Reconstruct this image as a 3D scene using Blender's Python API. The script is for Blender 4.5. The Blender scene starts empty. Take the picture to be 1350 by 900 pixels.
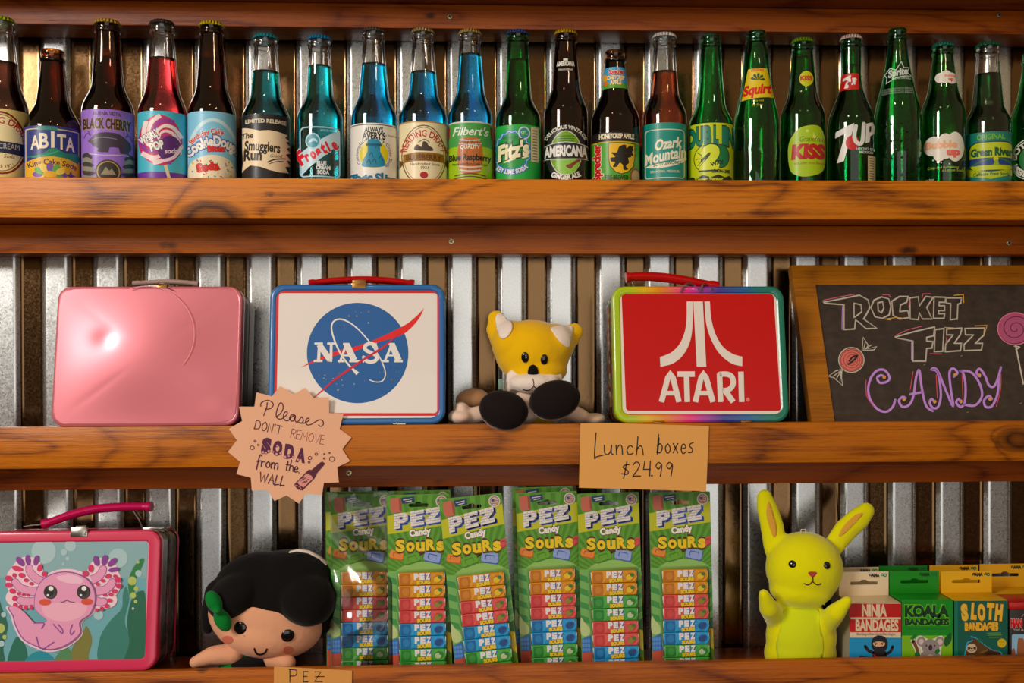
import bpy, bmesh, math, random
import numpy as np
from mathutils import Vector, Matrix, Euler, geometry
from mathutils.bvhtree import BVHTree

R = math.radians
scene = bpy.context.scene
COL = scene.collection

# ------------------------------------------------------------------ camera, world, lights, exposure
EYE = 1.50                                    # height of the lens above the shop floor
F_PX = 35.0 / 36.0 * 1350
CAM_LOC = Vector((0, -1.31, EYE))
CAM_ROT = Matrix.Rotation(R(-2.4), 4, 'Z') @ Matrix.Rotation(R(90 - .44), 4, 'X') @ Matrix.Rotation(R(-.15), 4, 'Z')
cam_data = bpy.data.cameras.new('camera')
cam_data.lens = 35
cam_data.sensor_width = 36
cam_data.clip_start = .05
cam = bpy.data.objects.new('camera', cam_data)
cam.matrix_world = Matrix.Translation(CAM_LOC) @ CAM_ROT
COL.objects.link(cam)
scene.camera = cam

scene.view_settings.view_transform = 'Standard'
scene.view_settings.look = 'None'
scene.view_settings.gamma = 1
scene.view_settings.use_curve_mapping = False
scene.view_settings.exposure = 0.0
scene.cycles.max_bounces = 14
scene.cycles.transmission_bounces = 14
scene.cycles.glossy_bounces = 5
scene.cycles.diffuse_bounces = 3
scene.cycles.caustics_refractive = False
scene.cycles.caustics_reflective = False

world = bpy.data.worlds.new('shop_interior')
scene.world = world
world.use_nodes = True
wn, wl = world.node_tree.nodes, world.node_tree.links
wn.clear()
w_out = wn.new('ShaderNodeOutputWorld')
w_bg = wn.new('ShaderNodeBackground')
w_tc = wn.new('ShaderNodeTexCoord')
w_sep = wn.new('ShaderNodeSeparateXYZ')
w_ramp = wn.new('ShaderNodeValToRGB')
w_map = wn.new('ShaderNodeMapRange')
w_map.inputs['From Min'].default_value = -1
w_map.inputs['From Max'].default_value = 1
wl.new(w_tc.outputs['Generated'], w_sep.inputs[0])
wl.new(w_sep.outputs['Z'], w_map.inputs['Value'])
wl.new(w_map.outputs[0], w_ramp.inputs[0])
cr = w_ramp.color_ramp
cr.elements[0].position = .1
cr.elements[0].color = (.030, .018, .012, 1)      # dark floor
cr.elements[1].position = .85
cr.elements[1].color = (.26, .18, .1, 1)        # warm ceiling
e = cr.elements.new(.57)
e.color = (.34, .24, .125, 1)                     # the lit far wall above the shop front
e = cr.elements.new(.52)
e.color = (.085, .05, .028, 1)                   # the wooden shop all round
wl.new(w_ramp.outputs[0], w_bg.inputs[0])
w_bg.inputs[1].default_value = 1.0
wl.new(w_bg.outputs[0], w_out.inputs[0])

def area(name, loc, target, sx, sy, power, col):
    d = bpy.data.lights.new(name, 'AREA')
    d.shape = 'RECTANGLE'
    d.size, d.size_y = sx, sy
    d.energy = power
    d.color = col
    o = bpy.data.objects.new(name, d)
    o.location = loc
    o.rotation_euler = (Vector(target) - Vector(loc)).to_track_quat('-Z', 'Y').to_euler()
    COL.objects.link(o)
    return o

# daylight from the shop window to the left of the camera, the shop front behind, and two ceiling lamps
area('window_daylight', (-2.15, -2.3, EYE + 1.1), (-.3, 0, EYE - .05), .75, .9, 62, (1, .925, .85))
area('shop_front_daylight', (.38, -3.7, EYE - .38), (.38, 0, EYE - .38), 3.0, 2.25, 25, (1, .97, .92))
for k, (lx, ly) in enumerate(((.75, -1.5), (-.3, -1.15))):
    d = bpy.data.lights.new('ceiling_lamp', 'POINT')
    d.energy = 6
    d.shadow_soft_size = .045
    d.color = (1, .74, .45)
    o = bpy.data.objects.new('ceiling_lamp', d)
    o.location = (lx, ly, EYE + 1.25)
    COL.objects.link(o)

# ------------------------------------------------------------------ helpers
def hit(px, py, y):
    """The world point at depth y that the photograph shows at this pixel."""
    d = CAM_ROT.to_3x3() @ Vector(((px - 675) / F_PX, -(py - 450) / F_PX, -1))
    return CAM_LOC + d * ((y - CAM_LOC.y) / d.y)

def lin(c):
    c /= 255
    return c / 12.92 if c <= .04045 else ((c + .055) / 1.055) ** 2.4

TINT = (1.0, 1.03, 1.06)
SAT = 1.16                                    # the shop's prints are strongly coloured
def rgb(c):
    v = [lin(q) * k for q, k in zip(c, TINT)]
    g = .2126 * v[0] + .7152 * v[1] + .0722 * v[2]
    return tuple(max(.002, min(.9, g + (q - g) * SAT)) for q in v) + (1,)

MATS = {}
def principled(name, base=(.8, .8, .8, 1), rough=.5, **kw):
    if name in MATS:
        return MATS[name]
    m = bpy.data.materials.new(name)
    m.use_nodes = True
    b = m.node_tree.nodes['Principled BSDF']
    b.inputs['Base Color'].default_value = base
    b.inputs['Roughness'].default_value = rough
    for k, v in kw.items():
        b.inputs[k.replace('_', ' ')].default_value = v
    MATS[name] = m
    return m

def ink(c, rough=.5, coat=0.0):
    """A printed or painted colour."""
    return principled('print_%d_%d_%d_%d_%d' % (*c, round(rough * 100), round(coat * 100)), rgb(c), rough, Coat_Weight=coat, Coat_Roughness=.08)

class MB:
    """Collects geometry for ONE mesh object."""
    def __init__(self):
        self.v, self.f, self.m, self.mats = [], [], [], []
    def slot(self, mat):
        if mat not in self.mats:
            self.mats.append(mat)
        return self.mats.index(mat)
    def add(self, verts, faces, mat, M=None):
        k, n = self.slot(mat), len(self.v)
        self.v += [tuple(M @ Vector(p)) for p in verts] if M is not None else [tuple(p) for p in verts]
        self.f += [tuple(i + n for i in q) for q in faces]
        self.m += [k] * len(faces)
        return self
    def box(self, x0, x1, y0, y1, z0, z1, mat, bev=0, seg=2, M=None):
        bm = bmesh.new()
        bmesh.ops.create_cube(bm, size=1)
        for v in bm.verts:
            v.co = Vector(((x0 + x1) / 2 + v.co.x * (x1 - x0), (y0 + y1) / 2 + v.co.y * (y1 - y0), (z0 + z1) / 2 + v.co.z * (z1 - z0)))
        if bev:
            bmesh.ops.bevel(bm, geom=bm.edges[:], offset=bev, segments=seg, profile=.5, affect='EDGES')
        bm.verts.index_update()
        self.add([v.co.copy() for v in bm.verts], [[v.index for v in f.verts] for f in bm.faces], mat, M)
        bm.free()
        return self
    def lathe(self, prof, mat, n=48, M=None, closed=False):
        vs, fs = [], []
        for r, z in prof:
            for k in range(n):
                a = 2 * math.pi * k / n
                vs.append((r * math.cos(a), r * math.sin(a), z))
        m = len(prof)
        for i in range(m if closed else m - 1):
            j = (i + 1) % m
            for k in range(n):
                k2 = (k + 1) % n
                fs.append((i * n + k, i * n + k2, j * n + k2, j * n + k))
        if not closed:
            fs.append(tuple(range(n))[::-1])
            fs.append(tuple((m - 1) * n + k for k in range(n)))
        return self.add(vs, fs, mat, M)
    def loft(self, loops, mat, caps=(True, True), M=None):
        vs, fs, n = [p for l in loops for p in l], [], len(loops[0])
        for i in range(len(loops) - 1):
            for k in range(n):
                k2 = (k + 1) % n
                fs.append((i * n + k, i * n + k2, (i + 1) * n + k2, (i + 1) * n + k))
        if caps[0]:
            fs.append(tuple(range(n))[::-1])
        if caps[1]:
            fs.append(tuple((len(loops) - 1) * n + k for k in range(n)))
        return self.add(vs, fs, mat, M)
    def tube(self, pts, rad, mat, n=10, M=None, flat=1.0):
        pts = [Vector(p) for p in pts]
        rads = rad if isinstance(rad, (list, tuple)) else [rad] * len(pts)
        loops, up = [], None
        for i, p in enumerate(pts):
            t = (pts[min(i + 1, len(pts) - 1)] - pts[max(i - 1, 0)]).normalized()
            if up is None:
                up = Vector((0, 1, 0)) if abs(t.y) < .9 else Vector((1, 0, 0))
            a = (up - t * up.dot(t)).normalized()
            b = t.cross(a)
            up = a
            loops.append([p + (a * math.cos(2 * math.pi * k / n) * flat + b * math.sin(2 * math.pi * k / n)) * rads[i] for k in range(n)])
        return self.loft(loops, mat, M=M)
    def ball(self, c, r, mat, n=20, M=None):
        rx, ry, rz = r if isinstance(r, (list, tuple)) else (r, r, r)
        prof = [(math.sin(math.pi * i / n), -math.cos(math.pi * i / n)) for i in range(1, n)]
        T = Matrix.Translation(Vector(c)) @ (M if M is not None else Matrix.Identity(4)) @ Matrix.Diagonal((rx, ry, rz, 1))
        return self.lathe(prof, mat, n * 2, T)
    def plate(self, loops, y0, y1, mat, M=None):
        """A flat outline in x and z (with holes) given a thickness in y; y0 is the front."""
        vs2, tris = fill(loops)
        n = len(vs2)
        vs = [(x, y0, z) for x, z in vs2] + [(x, y1, z) for x, z in vs2]
        fs = [t for t in tris] + [tuple(i + n for i in t[::-1]) for t in tris]
        o = 0
        for l in loops:
            k = len(l)
            fs += [(o + i, o + (i + 1) % k, n + o + (i + 1) % k, n + o + i) for i in range(k)]
            o += k
        return self.add(vs, fs, mat, M)
    def mesh(self, name, angle=38):
        me = bpy.data.meshes.new(name)
        me.from_pydata(self.v, [], self.f)
        for m in self.mats:
            me.materials.append(m)
        me.polygons.foreach_set('material_index', self.m)
        me.polygons.foreach_set('use_smooth', [True] * len(self.f))
        bm = bmesh.new()
        bm.from_mesh(me)
        bmesh.ops.recalc_face_normals(bm, faces=bm.faces[:])
        bm.to_mesh(me)
        bm.free()
        me.set_sharp_from_angle(angle=R(angle))
        return me
    def build(self, name, parent=None, angle=38, loc=(0, 0, 0)):
        o = bpy.data.objects.new(name, self.mesh(name, angle))
        COL.objects.link(o)
        o.location = loc
        if parent:
            o.parent = parent
        return o

def fill(loops):
    pts = [Vector((p[0], p[1], 0)) for l in loops for p in l]
    tris = geometry.tessellate_polygon([[Vector((p[0], p[1], 0)) for p in l] for l in loops])
    return [(p.x, p.y) for p in pts], [tuple(t) for t in tris]

def tag(o, label, cat, group=None, kind=None):
    if label:
        o['label'] = label
    if cat:
        o['category'] = cat
    if group:
        o['group'] = group
    if kind:
        o['kind'] = kind
    return o

def thing(name, label, cat, loc, rot=(0, 0, 0), group=None):
    o = bpy.data.objects.new(name, None)
    o.empty_display_size = .02
    COL.objects.link(o)
    o.location = loc
    o.rotation_euler = rot
    return tag(o, label, cat, group)

def rrect(x0, x1, z0, z1, r, n=6):
    pts = []
    for cx, cz, a0 in ((x1 - r, z1 - r, 0), (x0 + r, z1 - r, 90), (x0 + r, z0 + r, 180), (x1 - r, z0 + r, 270)):
        for k in range(n + 1):
            a = R(a0 + 90 * k / n)
            pts.append((cx + r * math.cos(a), cz + r * math.sin(a)))
    return pts

def smooth_line(pts, k=6, closed=False):
    """Catmull-Rom through the points."""
    P = [Vector((p[0], p[1])) for p in pts]
    n = len(P)
    if n < 3:
        return [tuple(p) for p in P]
    out = []
    for i in range(n if closed else n - 1):
        g = (lambda j: P[j % n]) if closed else (lambda j: P[max(0, min(n - 1, j))])
        a, b, c, d = g(i - 1), g(i), g(i + 1), g(i + 2)
        for s in range(k):
            t = s / k
            out.append(tuple(.5 * ((2 * b) + (c - a) * t + (2 * a - 5 * b + 4 * c - d) * t * t + (3 * b - a - 3 * c + d) * t ** 3)))
    if not closed:
        out.append(tuple(P[-1]))
    return out

TEXTS = {}
def text_mesh(s, bold=0.0):
    key = (s, bold)
    if key not in TEXTS:
        cu = bpy.data.curves.new('lettering', 'FONT')
        cu.body = s
        cu.size = 1
        cu.resolution_u = 3
        cu.offset = bold
        o = bpy.data.objects.new('lettering', cu)
        COL.objects.link(o)
        dg = bpy.context.evaluated_depsgraph_get()
        me = o.evaluated_get(dg).to_mesh()
        vs = [(v.co.x / .69, v.co.y / .69) for v in me.vertices]
        fs = [tuple(p.vertices) for p in me.polygons]
        o.evaluated_get(dg).to_mesh_clear()
        bpy.data.objects.remove(o)
        bpy.data.curves.remove(cu)
        TEXTS[key] = (vs, fs)
    return TEXTS[key]

class Art:
    """Flat printed or drawn shapes, x to the right and y DOWN, later laid on a surface."""
    def __init__(self, rough=.5, coat=0.0):
        self.shapes, self.layer, self.rough, self.coat = [], 0, rough, coat
    def _put(self, vs, fs, col, hold=False):
        if not hold:
            self.layer += 1
        self.shapes.append((vs, fs, col if not isinstance(col, tuple) else ink(col, self.rough, self.coat), self.layer))
        return self
    def poly(self, pts, col, hold=False):
        vs, fs = fill([pts])
        return self._put(vs, fs, col, hold)
    def polyh(self, loops, col, hold=False):
        vs, fs = fill(loops)
        return self._put(vs, fs, col, hold)
    def blob(self, pts, col, hold=False, k=5):
        return self.poly(smooth_line(pts, k, True), col, hold)
    def rect(self, x0, y0, x1, y1, col, hold=False):
        return self.poly([(x0, y0), (x1, y0), (x1, y1), (x0, y1)], col, hold)
    def rr(self, x0, y0, x1, y1, r, col, hold=False):
        return self.poly(rrect(x0, x1, y0, y1, r), col, hold)
    def ell(self, cx, cy, rx, ry, col, rot=0, n=28, hold=False):
        return self.poly(self.epts(cx, cy, rx, ry, rot, n), col, hold)
    @staticmethod
    def epts(cx, cy, rx, ry, rot=0, n=28, a0=0, a1=360):
        c, s = math.cos(R(rot)), math.sin(R(rot))
        full = abs(a1 - a0 - 360) < 1e-6
        out = []
        for k in range(n if full else n + 1):
            a = R(a0 + (a1 - a0) * k / n)
            x, y = rx * math.cos(a), ry * math.sin(a)
            out.append((cx + x * c - y * s, cy + x * s + y * c))
        return out
    def ring(self, cx, cy, rx, ry, w, col, rot=0, hold=False, a0=0, a1=360):
        if abs(a1 - a0 - 360) < 1e-6:
            return self.stroke(self.epts(cx, cy, rx, ry, rot, 32), w, col, closed=True, sm=0, hold=hold)
        return self.stroke(self.epts(cx, cy, rx, ry, rot, 24, a0, a1), w, col, sm=0, hold=hold)
    def frame(self, x0, y0, x1, y1, r, w, col, hold=False):
        return self.stroke(rrect(x0, x1, y0, y1, r), w, col, closed=True, sm=0, hold=hold)
    def stroke(self, pts, w, col, closed=False, sm=5, hold=False, taper=None):
        if sm:
            pts = smooth_line(pts, sm, closed)
        P = [Vector(p) for p in pts]
        Q = [P[0]]
        for p in P[1:]:
            if (p - Q[-1]).length > 1e-5:
                Q.append(p)
        if closed and (Q[0] - Q[-1]).length < 1e-5:
            Q.pop()
        P, n = Q, len(Q)
        if n < 2:
            return self.ell(P[0].x, P[0].y, w / 2, w / 2, col, n=10, hold=hold)
        vs, fs = [], []
        for i in range(n):
            a = P[i - 1] if (closed or i > 0) else P[i]
            b = P[(i + 1) % n] if (closed or i < n - 1) else P[i]
            d1 = (P[i] - a).normalized() if (P[i] - a).length > 0 else (b - P[i]).normalized()
            d2 = (b - P[i]).normalized() if (b - P[i]).length > 0 else d1
            t = d1 + d2
            t = t.normalized() if t.length > .2 else d1
            nrm = Vector((-t.y, t.x))
            ww = w if taper is None else w * (taper[0] + (taper[1] - taper[0]) * i / (n - 1))
            k = min(1.5, 1 / max(.5, t.dot(d1))) * ww / 2
            vs += [tuple(P[i] + nrm * k), tuple(P[i] - nrm * k)]
        for i in range(n if closed else n - 1):
            j = (i + 1) % n
            fs.append((2 * i, 2 * j, 2 * j + 1, 2 * i + 1))
        self._put(vs, fs, col, hold)
        if not closed and taper is None:
            for p in (P[0], P[-1]):
                self.ell(p.x, p.y, w * .48, w * .48, col, n=8, hold=True)
        return self
    def text(self, s, x, y, h, col, w=None, rot=0, shear=0, bold=0.0, align='C', arc=None, bottom=False, outline=None, hold=False):
        """Lettering: x, y is the middle of the base line, h the height of its capitals, w its whole width."""
        if outline:
            oc, ob = outline
            self.text(s, x, y, h, oc, w and w * (1 + ob * .3), rot, shear, bold + ob, align, arc, bottom)
        vs, fs = text_mesh(s, bold)
        if not vs:
            return self
        x0, x1 = min(v[0] for v in vs), max(v[0] for v in vs)
        sx = h if w is None else w / (x1 - x0)
        mid = {'C': (x0 + x1) / 2, 'L': x0, 'R': x1}[align]
        c, sn = math.cos(R(rot)), math.sin(R(rot))
        out = []
        for vx, vy in vs:
            a, b = (vx - mid) * sx + shear * vy * h, vy * h
            if arc:
                cx, cy, rr = arc
                th = a / rr + R(rot)
                if bottom:
                    out.append((cx + (rr - b) * math.sin(th), cy + (rr - b) * math.cos(th)))
                else:
                    out.append((cx + (rr + b) * math.sin(th), cy - (rr + b) * math.cos(th)))
            else:
                out.append((x + a * c + b * sn, y + a * sn - b * c))
        return self._put(out, fs, col, hold)
    def emit(self, mb, fn, cuts=None, eps=.00003, base=.00003, grid=None):
        """fn(x, y, lift) gives the place in 3D; cuts are x values where faces are split first."""
        bm = bmesh.new()
        lay = bm.faces.layers.int.new('k')
        zl = {}
        for i, (vs, fs, mat, layer) in enumerate(self.shapes):
            bv = [bm.verts.new((x, y, i)) for x, y in vs]
            for f in fs:
                if len(set(f)) == len(f):
                    try:
                        bm.faces.new([bv[j] for j in f])[lay] = i
                    except ValueError:
                        pass
        for axis, vals in ((0, cuts or ()), (1, grid or ())):
            for c in vals:
                bmesh.ops.bisect_plane(bm, geom=bm.verts[:] + bm.edges[:] + bm.faces[:], dist=1e-7,
                                       plane_co=(c, 0, 0) if axis == 0 else (0, c, 0), plane_no=(1, 0, 0) if axis == 0 else (0, 1, 0))
        bm.verts.index_update()
        n0 = len(mb.v)
        for v in bm.verts:
            L = self.shapes[int(round(v.co.z))][3]
            mb.v.append(tuple(fn(v.co.x, v.co.y, base + eps * L)))
        slots = [mb.slot(s[2]) for s in self.shapes]
        for f in bm.faces:
            mb.f.append(tuple(n0 + v.index for v in f.verts))
            mb.m.append(slots[f[lay]])
        bm.free()
        return mb

def homography(src, dst):
    A = []
    for (x, y), (u, v) in zip(src, dst):
        A.append([x, y, 1, 0, 0, 0, -u * x, -u * y, -u])
        A.append([0, 0, 0, x, y, 1, -v * x, -v * y, -v])
    h = np.linalg.svd(np.array(A, float))[2][-1].reshape(3, 3)
    def fn(x, y):
        p = h @ np.array((x, y, 1.0))
        return p[0] / p[2], p[1] / p[2]
    return fn

def copy_tree(o, parent=None):
    c = o.copy()
    COL.objects.link(c)
    if parent:
        c.parent = parent
    for ch in o.children:
        copy_tree(ch, c)
    return c

# ------------------------------------------------------------------ wood and metal
def nodes_of(m):
    return m.node_tree.nodes, m.node_tree.links

def wood(name, light, dark, seed=0, knots=(), rough=.42, bands=13.0, small=.055):
    m = principled(name, rgb(light), rough)
    N, L = nodes_of(m)
    bsdf = N['Principled BSDF']
    bsdf.inputs['Specular IOR Level'].default_value = .32
    bsdf.inputs['Coat Weight'].default_value = .04
    bsdf.inputs['Coat Roughness'].default_value = .3
    tc = N.new('ShaderNodeTexCoord')
    def math_n(op, a, b=None, c=None):
        n = N.new('ShaderNodeMath')
        n.operation = op
        for i, v in enumerate((a, b, c)):
            if v is None:
                continue
            if isinstance(v, (int, float)):
                n.inputs[i].default_value = v
            else:
                L.new(v, n.inputs[i])
        return n.outputs[0]
    def mapped(sx, sy, sz, off=0):
        mp = N.new('ShaderNodeMapping')
        mp.inputs['Scale'].default_value = (sx, sy, sz)
        mp.inputs['Location'].default_value = (seed * 3.7 + off, seed * 1.3, seed * 2.1)
        L.new(tc.outputs['Object'], mp.inputs[0])
        return mp.outputs[0]
    def noise(vec, detail=2, scale=1.0, dist=0.0):
        n = N.new('ShaderNodeTexNoise')
        n.inputs['Scale'].default_value = scale
        n.inputs['Detail'].default_value = detail
        n.inputs['Distortion'].default_value = dist
        L.new(vec, n.inputs['Vector'])
        return n.outputs[0]
    field = math_n('MULTIPLY', noise(mapped(2.6, 9, 10), 2.2, 1, .5), bands * 1.35)
    sep = N.new('ShaderNodeSeparateXYZ')
    L.new(tc.outputs['Object'], sep.inputs[0])
    mask = None
    for kx, kz, sx, sz in knots:
        dx = math_n('DIVIDE', math_n('SUBTRACT', sep.outputs[0], kx), sx)
        dz = math_n('DIVIDE', math_n('SUBTRACT', sep.outputs[2], kz), sz)
        wob = math_n('MULTIPLY', math_n('SUBTRACT', noise(mapped(16, 16, 30), 2), .5), .5)
        d = math_n('ADD', math_n('SQRT', math_n('ADD', math_n('MULTIPLY', dx, dx), math_n('MULTIPLY', dz, dz))), wob)
        bump = math_n('DIVIDE', 5.0, math_n('ADD', 1.0, math_n('MULTIPLY', d, d)))
        field = math_n('ADD', field, bump)
        k = N.new('ShaderNodeMapRange')
        k.inputs['From Min'].default_value = 1.12
        k.inputs['From Max'].default_value = .88
        L.new(d, k.inputs['Value'])
        mask = k.outputs[0] if mask is None else math_n('MAXIMUM', mask, k.outputs[0])
    tri = math_n('PINGPONG', field, 1.0)
    fib = noise(mapped(7, 60, 330), 4)
    fib2 = noise(mapped(70, 60, 900), 3)
    broad = noise(mapped(3.2, 9, 26, 1.7), 3)
    t = math_n('MULTIPLY', math_n('POWER', tri, 3.0), .62)
    t = math_n('ADD', t, math_n('MULTIPLY', math_n('SUBTRACT', fib, .5), 1.7))
    t = math_n('ADD', t, math_n('MULTIPLY', math_n('SUBTRACT', fib2, .5), .8))
    t = math_n('ADD', t, math_n('MULTIPLY', math_n('SUBTRACT', broad, .42), 1.0))
    ramp = N.new('ShaderNodeValToRGB')
    r = ramp.color_ramp
    r.elements[0].position, r.elements[0].color = .05, rgb(light)
    r.elements[1].position, r.elements[1].color = .95, rgb(dark)
    mid = r.elements.new(.5)
    mid.color = rgb(tuple(a * .62 + b * .38 for a, b in zip(light, dark)))
    L.new(t, ramp.inputs[0])
    colour = ramp.outputs[0]
    vor = N.new('ShaderNodeTexVoronoi')
    vor.inputs['Scale'].default_value = 1
    vor.inputs['Randomness'].default_value = 1
    L.new(mapped(7.5, 1, 17, .37), vor.inputs['Vector'])
    sp = N.new('ShaderNodeMapRange')
    sp.inputs['From Min'].default_value = small * 1.6
    sp.inputs['From Max'].default_value = small * .7
    L.new(math_n('ADD', vor.outputs['Distance'], math_n('MULTIPLY', math_n('SUBTRACT', noise(mapped(90, 90, 90), 2), .5), .09)), sp.inputs['Value'])
    def mixin(fac, col):
        nonlocal colour
        mx = N.new('ShaderNodeMixRGB')
        L.new(fac, mx.inputs[0])
        L.new(colour, mx.inputs[1])
        mx.inputs[2].default_value = col
        colour = mx.outputs[0]
    mixin(math_n('MULTIPLY', sp.outputs[0], .85), rgb(tuple(v * .32 for v in dark)))
    if mask is not None:
        mixin(math_n('MULTIPLY', mask, math_n('ADD', .55, math_n('MULTIPLY', tri, .3))), rgb(tuple(v * .5 for v in dark)))
    L.new(colour, bsdf.inputs['Base Color'])
    bp = N.new('ShaderNodeBump')
    bp.inputs['Strength'].default_value = .25
    bp.inputs['Distance'].default_value = .0012
    L.new(t, bp.inputs['Height'])
    L.new(bp.outputs[0], bsdf.inputs['Normal'])
    return m

def galvanised(name, tone, rough, spangle):
    m = principled(name, rgb(tone), rough, Metallic=1.0)
    N, L = nodes_of(m)
    bsdf = N['Principled BSDF']
    tc = N.new('ShaderNodeTexCoord')
    v = N.new('ShaderNodeTexVoronoi')
    v.inputs['Scale'].default_value = 520
    L.new(tc.outputs['Object'], v.inputs['Vector'])
    n = N.new('ShaderNodeTexNoise')
    n.inputs['Scale'].default_value = 40
    n.inputs['Detail'].default_value = 4
    L.new(tc.outputs['Object'], n.inputs['Vector'])
    bw = N.new('ShaderNodeRGBToBW')
    L.new(v.outputs['Color'], bw.inputs[0])
    mr = N.new('ShaderNodeMapRange')
    mr.inputs['To Min'].default_value = rough - .05
    mr.inputs['To Max'].default_value = rough + .06
    L.new(bw.outputs[0], mr.inputs['Value'])
    L.new(mr.outputs[0], bsdf.inputs['Roughness'])
    mx = N.new('ShaderNodeMixRGB')
    mx.blend_type = 'MULTIPLY'
    mx.inputs[0].default_value = spangle
    mx.inputs[1].default_value = rgb(tone)
    L.new(bw.outputs[0], mx.inputs[2])
    L.new(mx.outputs[0], bsdf.inputs['Base Color'])
    b2 = N.new('ShaderNodeBump')
    b2.inputs['Strength'].default_value = .06
    b2.inputs['Distance'].default_value = .002
    L.new(n.outputs[0], b2.inputs['Height'])
    L.new(b2.outputs[0], bsdf.inputs['Normal'])
    return m

RIB = galvanised("galvanised_rib", (228, 228, 226), .30, .22)
PAN = galvanised("pan_dim_reflection", (122, 96, 70), .17, .10)  # pans' dim room reflection is put into this darker brown base colour

# corrugated wall: flat ribs standing out from flat pans, one sheet
PITCH, RIB0, Y_RIB, Y_PAN = .0727, -.5934, .143, .150
def build_wall():
    mb = MB()
    half, slope, n = .0150, .0080, 44
    def depth(x):
        # a trapezoid profile with generously rounded bends
        tot, cnt = 0.0, 0
        for k in range(-6, 7):
            u = abs(((x + k * .00042 + PITCH / 2) % PITCH) - PITCH / 2)
            t = min(1, max(0, (u - half) / slope))
            wgt = 7 - abs(k)
            tot += t * wgt
            cnt += wgt
        return Y_RIB + (Y_PAN - Y_RIB) * tot / cnt
    z0, z1 = EYE - .75, EYE + .62
    vs, fs, ms = [], [], []
    for i in range(-5 * n, 27 * n + 1):
        x = (i - .5) * PITCH / n
        vs += [(RIB0 + x, depth(x), z0), (RIB0 + x, depth(x), z1)]
        if i < 27 * n:
            k = 2 * (i + 5 * n)
            fs.append((k, k + 2, k + 3, k + 1))
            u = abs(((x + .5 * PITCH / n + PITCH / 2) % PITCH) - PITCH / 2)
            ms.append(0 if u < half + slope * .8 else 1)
    me = bpy.data.meshes.new('wall_back')
    me.from_pydata(vs, [], fs)
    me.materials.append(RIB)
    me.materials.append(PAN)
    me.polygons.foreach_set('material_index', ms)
    me.polygons.foreach_set('use_smooth', [True] * len(fs))
    o = bpy.data.objects.new('wall_back', me)
    COL.objects.link(o)
    o['kind'] = 'structure'
    so = o.modifiers.new('thickness', 'SOLIDIFY')
    so.thickness = .0008
    so.offset = -1
    so.use_rim = False
build_wall()

# shelves: a board, a front lip standing above it, a batten under the back
LIP_T = .0125
SHELF = {}
def screw(parent, x, y, z):
    mb = MB()
    st = principled('screw_steel', rgb((190, 170, 140)), .35, Metallic=1.0)
    dk = principled('screw_slot', rgb((30, 22, 15)), .7)
    M = Matrix.Translation((x, y, z)) @ Matrix.Rotation(R(90), 4, 'X')
    mb.lathe([(.0005, -.004), (.0042, -.004), (.0042, .0002), (.0036, .0009), (.0005, .0012)], st, 20, M)
    for a in (30, 120):
        mb.box(-.0026, .0026, -.0006, .0006, .0008, .0013, dk, M=M @ Matrix.Rotation(R(a), 4, 'Z'))
    mb.build('screw', parent)

def shelf(label, top, bottom, board_top, batten_bottom, lip, batten, screws=(), has_lip=True):
    x0, x1 = -.90, .92
    t = thing('wall_shelf', label, 'shelf', (0, 0, top))
    if has_lip:
        mb = MB()
        mb.box(x0, x1, 0, LIP_T, bottom - top, 0, lip, .0015)
        mb.build('front_lip', t)
        mb = MB()
        mb.box(x0, x1, LIP_T, .141, bottom - top + .0008, board_top - top, batten, .0008)
        mb.build('shelf_board', t)
    if batten_bottom is not None:
        mb = MB()
        mb.box(x0, x1, .078, .1405, batten_bottom - top, bottom - top, batten, .0015)
        b = mb.build('batten', t)
        for px, py in screws:
            p = hit(px, py, .078)
            screw(b, p.x, .0778, p.z - top)
    return t

Z1 = (hit(675, 236, 0).z, hit(675, 288.3, 0).z)
Z2 = (hit(675, 559, 0).z, hit(675, 613, 0).z)
Z3 = hit(675, 877, 0).z
k1 = hit(280, 286, 0)
k2 = hit(1342, 580, 0)
k3 = hit(232, 314, .078)
k0a, k0b = hit(8, 8, .078), hit(410, 4, .078)
B1, B2, B3 = Z1[0] - .033, Z2[0] - .033, Z3 - .026
W_LIP1 = wood('pine_top_lip', (204, 124, 26), (104, 52, 10), 1, ((k1.x, k1.z - Z1[0], .045, .022),), bands=9)
W_LIP2 = wood('pine_middle_lip', (186, 110, 26), (100, 48, 10), 4.3, ((k2.x, k2.z - Z2[0], .032, .016),), bands=8)
W_LIP3 = wood('pine_bottom_lip', (176, 98, 26), (98, 44, 10), 7.1, bands=7)
W_BAT0 = wood('red_pine_batten_high', (164, 86, 20), (104, 44, 10), 9.2, bands=8)
W_BAT1 = wood('red_pine_batten', (186, 102, 24), (122, 58, 14), 2.6, bands=6, small=.085)
W_BAT2 = wood('red_pine_batten_low', (158, 80, 20), (100, 42, 10), 5.5, bands=6, small=.08)
z0b, z0t = hit(675, 38.5, .078).z, hit(675, 6.5, .078).z
shelf('stained pine shelf cut off at the very top, only its batten showing above the bottles', z0t + .05, z0t, z0t + .03, z0b, W_LIP1, W_BAT0, [(593, 22), (1317, 20)])
shelf('stained pine shelf with a big dark knot, holding the row of soda bottles', Z1[0], Z1[1], B1, hit(675, 334.5, .078).z, W_LIP1, W_BAT1, [(595, 318), (1330, 320)])
shelf('stained pine shelf holding three lunch boxes, the fox plush and the chalkboard', Z2[0], Z2[1], B2, hit(675, 640.5, .078).z, W_LIP2, W_BAT2, [(460, 623)])
shelf('stained pine shelf at the bottom holding candy packs, plushes and bandage boxes', Z3, Z3 - .054, B3, None, W_LIP3, W_BAT2)

# ------------------------------------------------------------------ soda bottles
def glass(name, c, ior=1.5, rough=0.0):
    return principled(name, rgb(c), rough, Transmission_Weight=1.0, IOR=ior)

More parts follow.
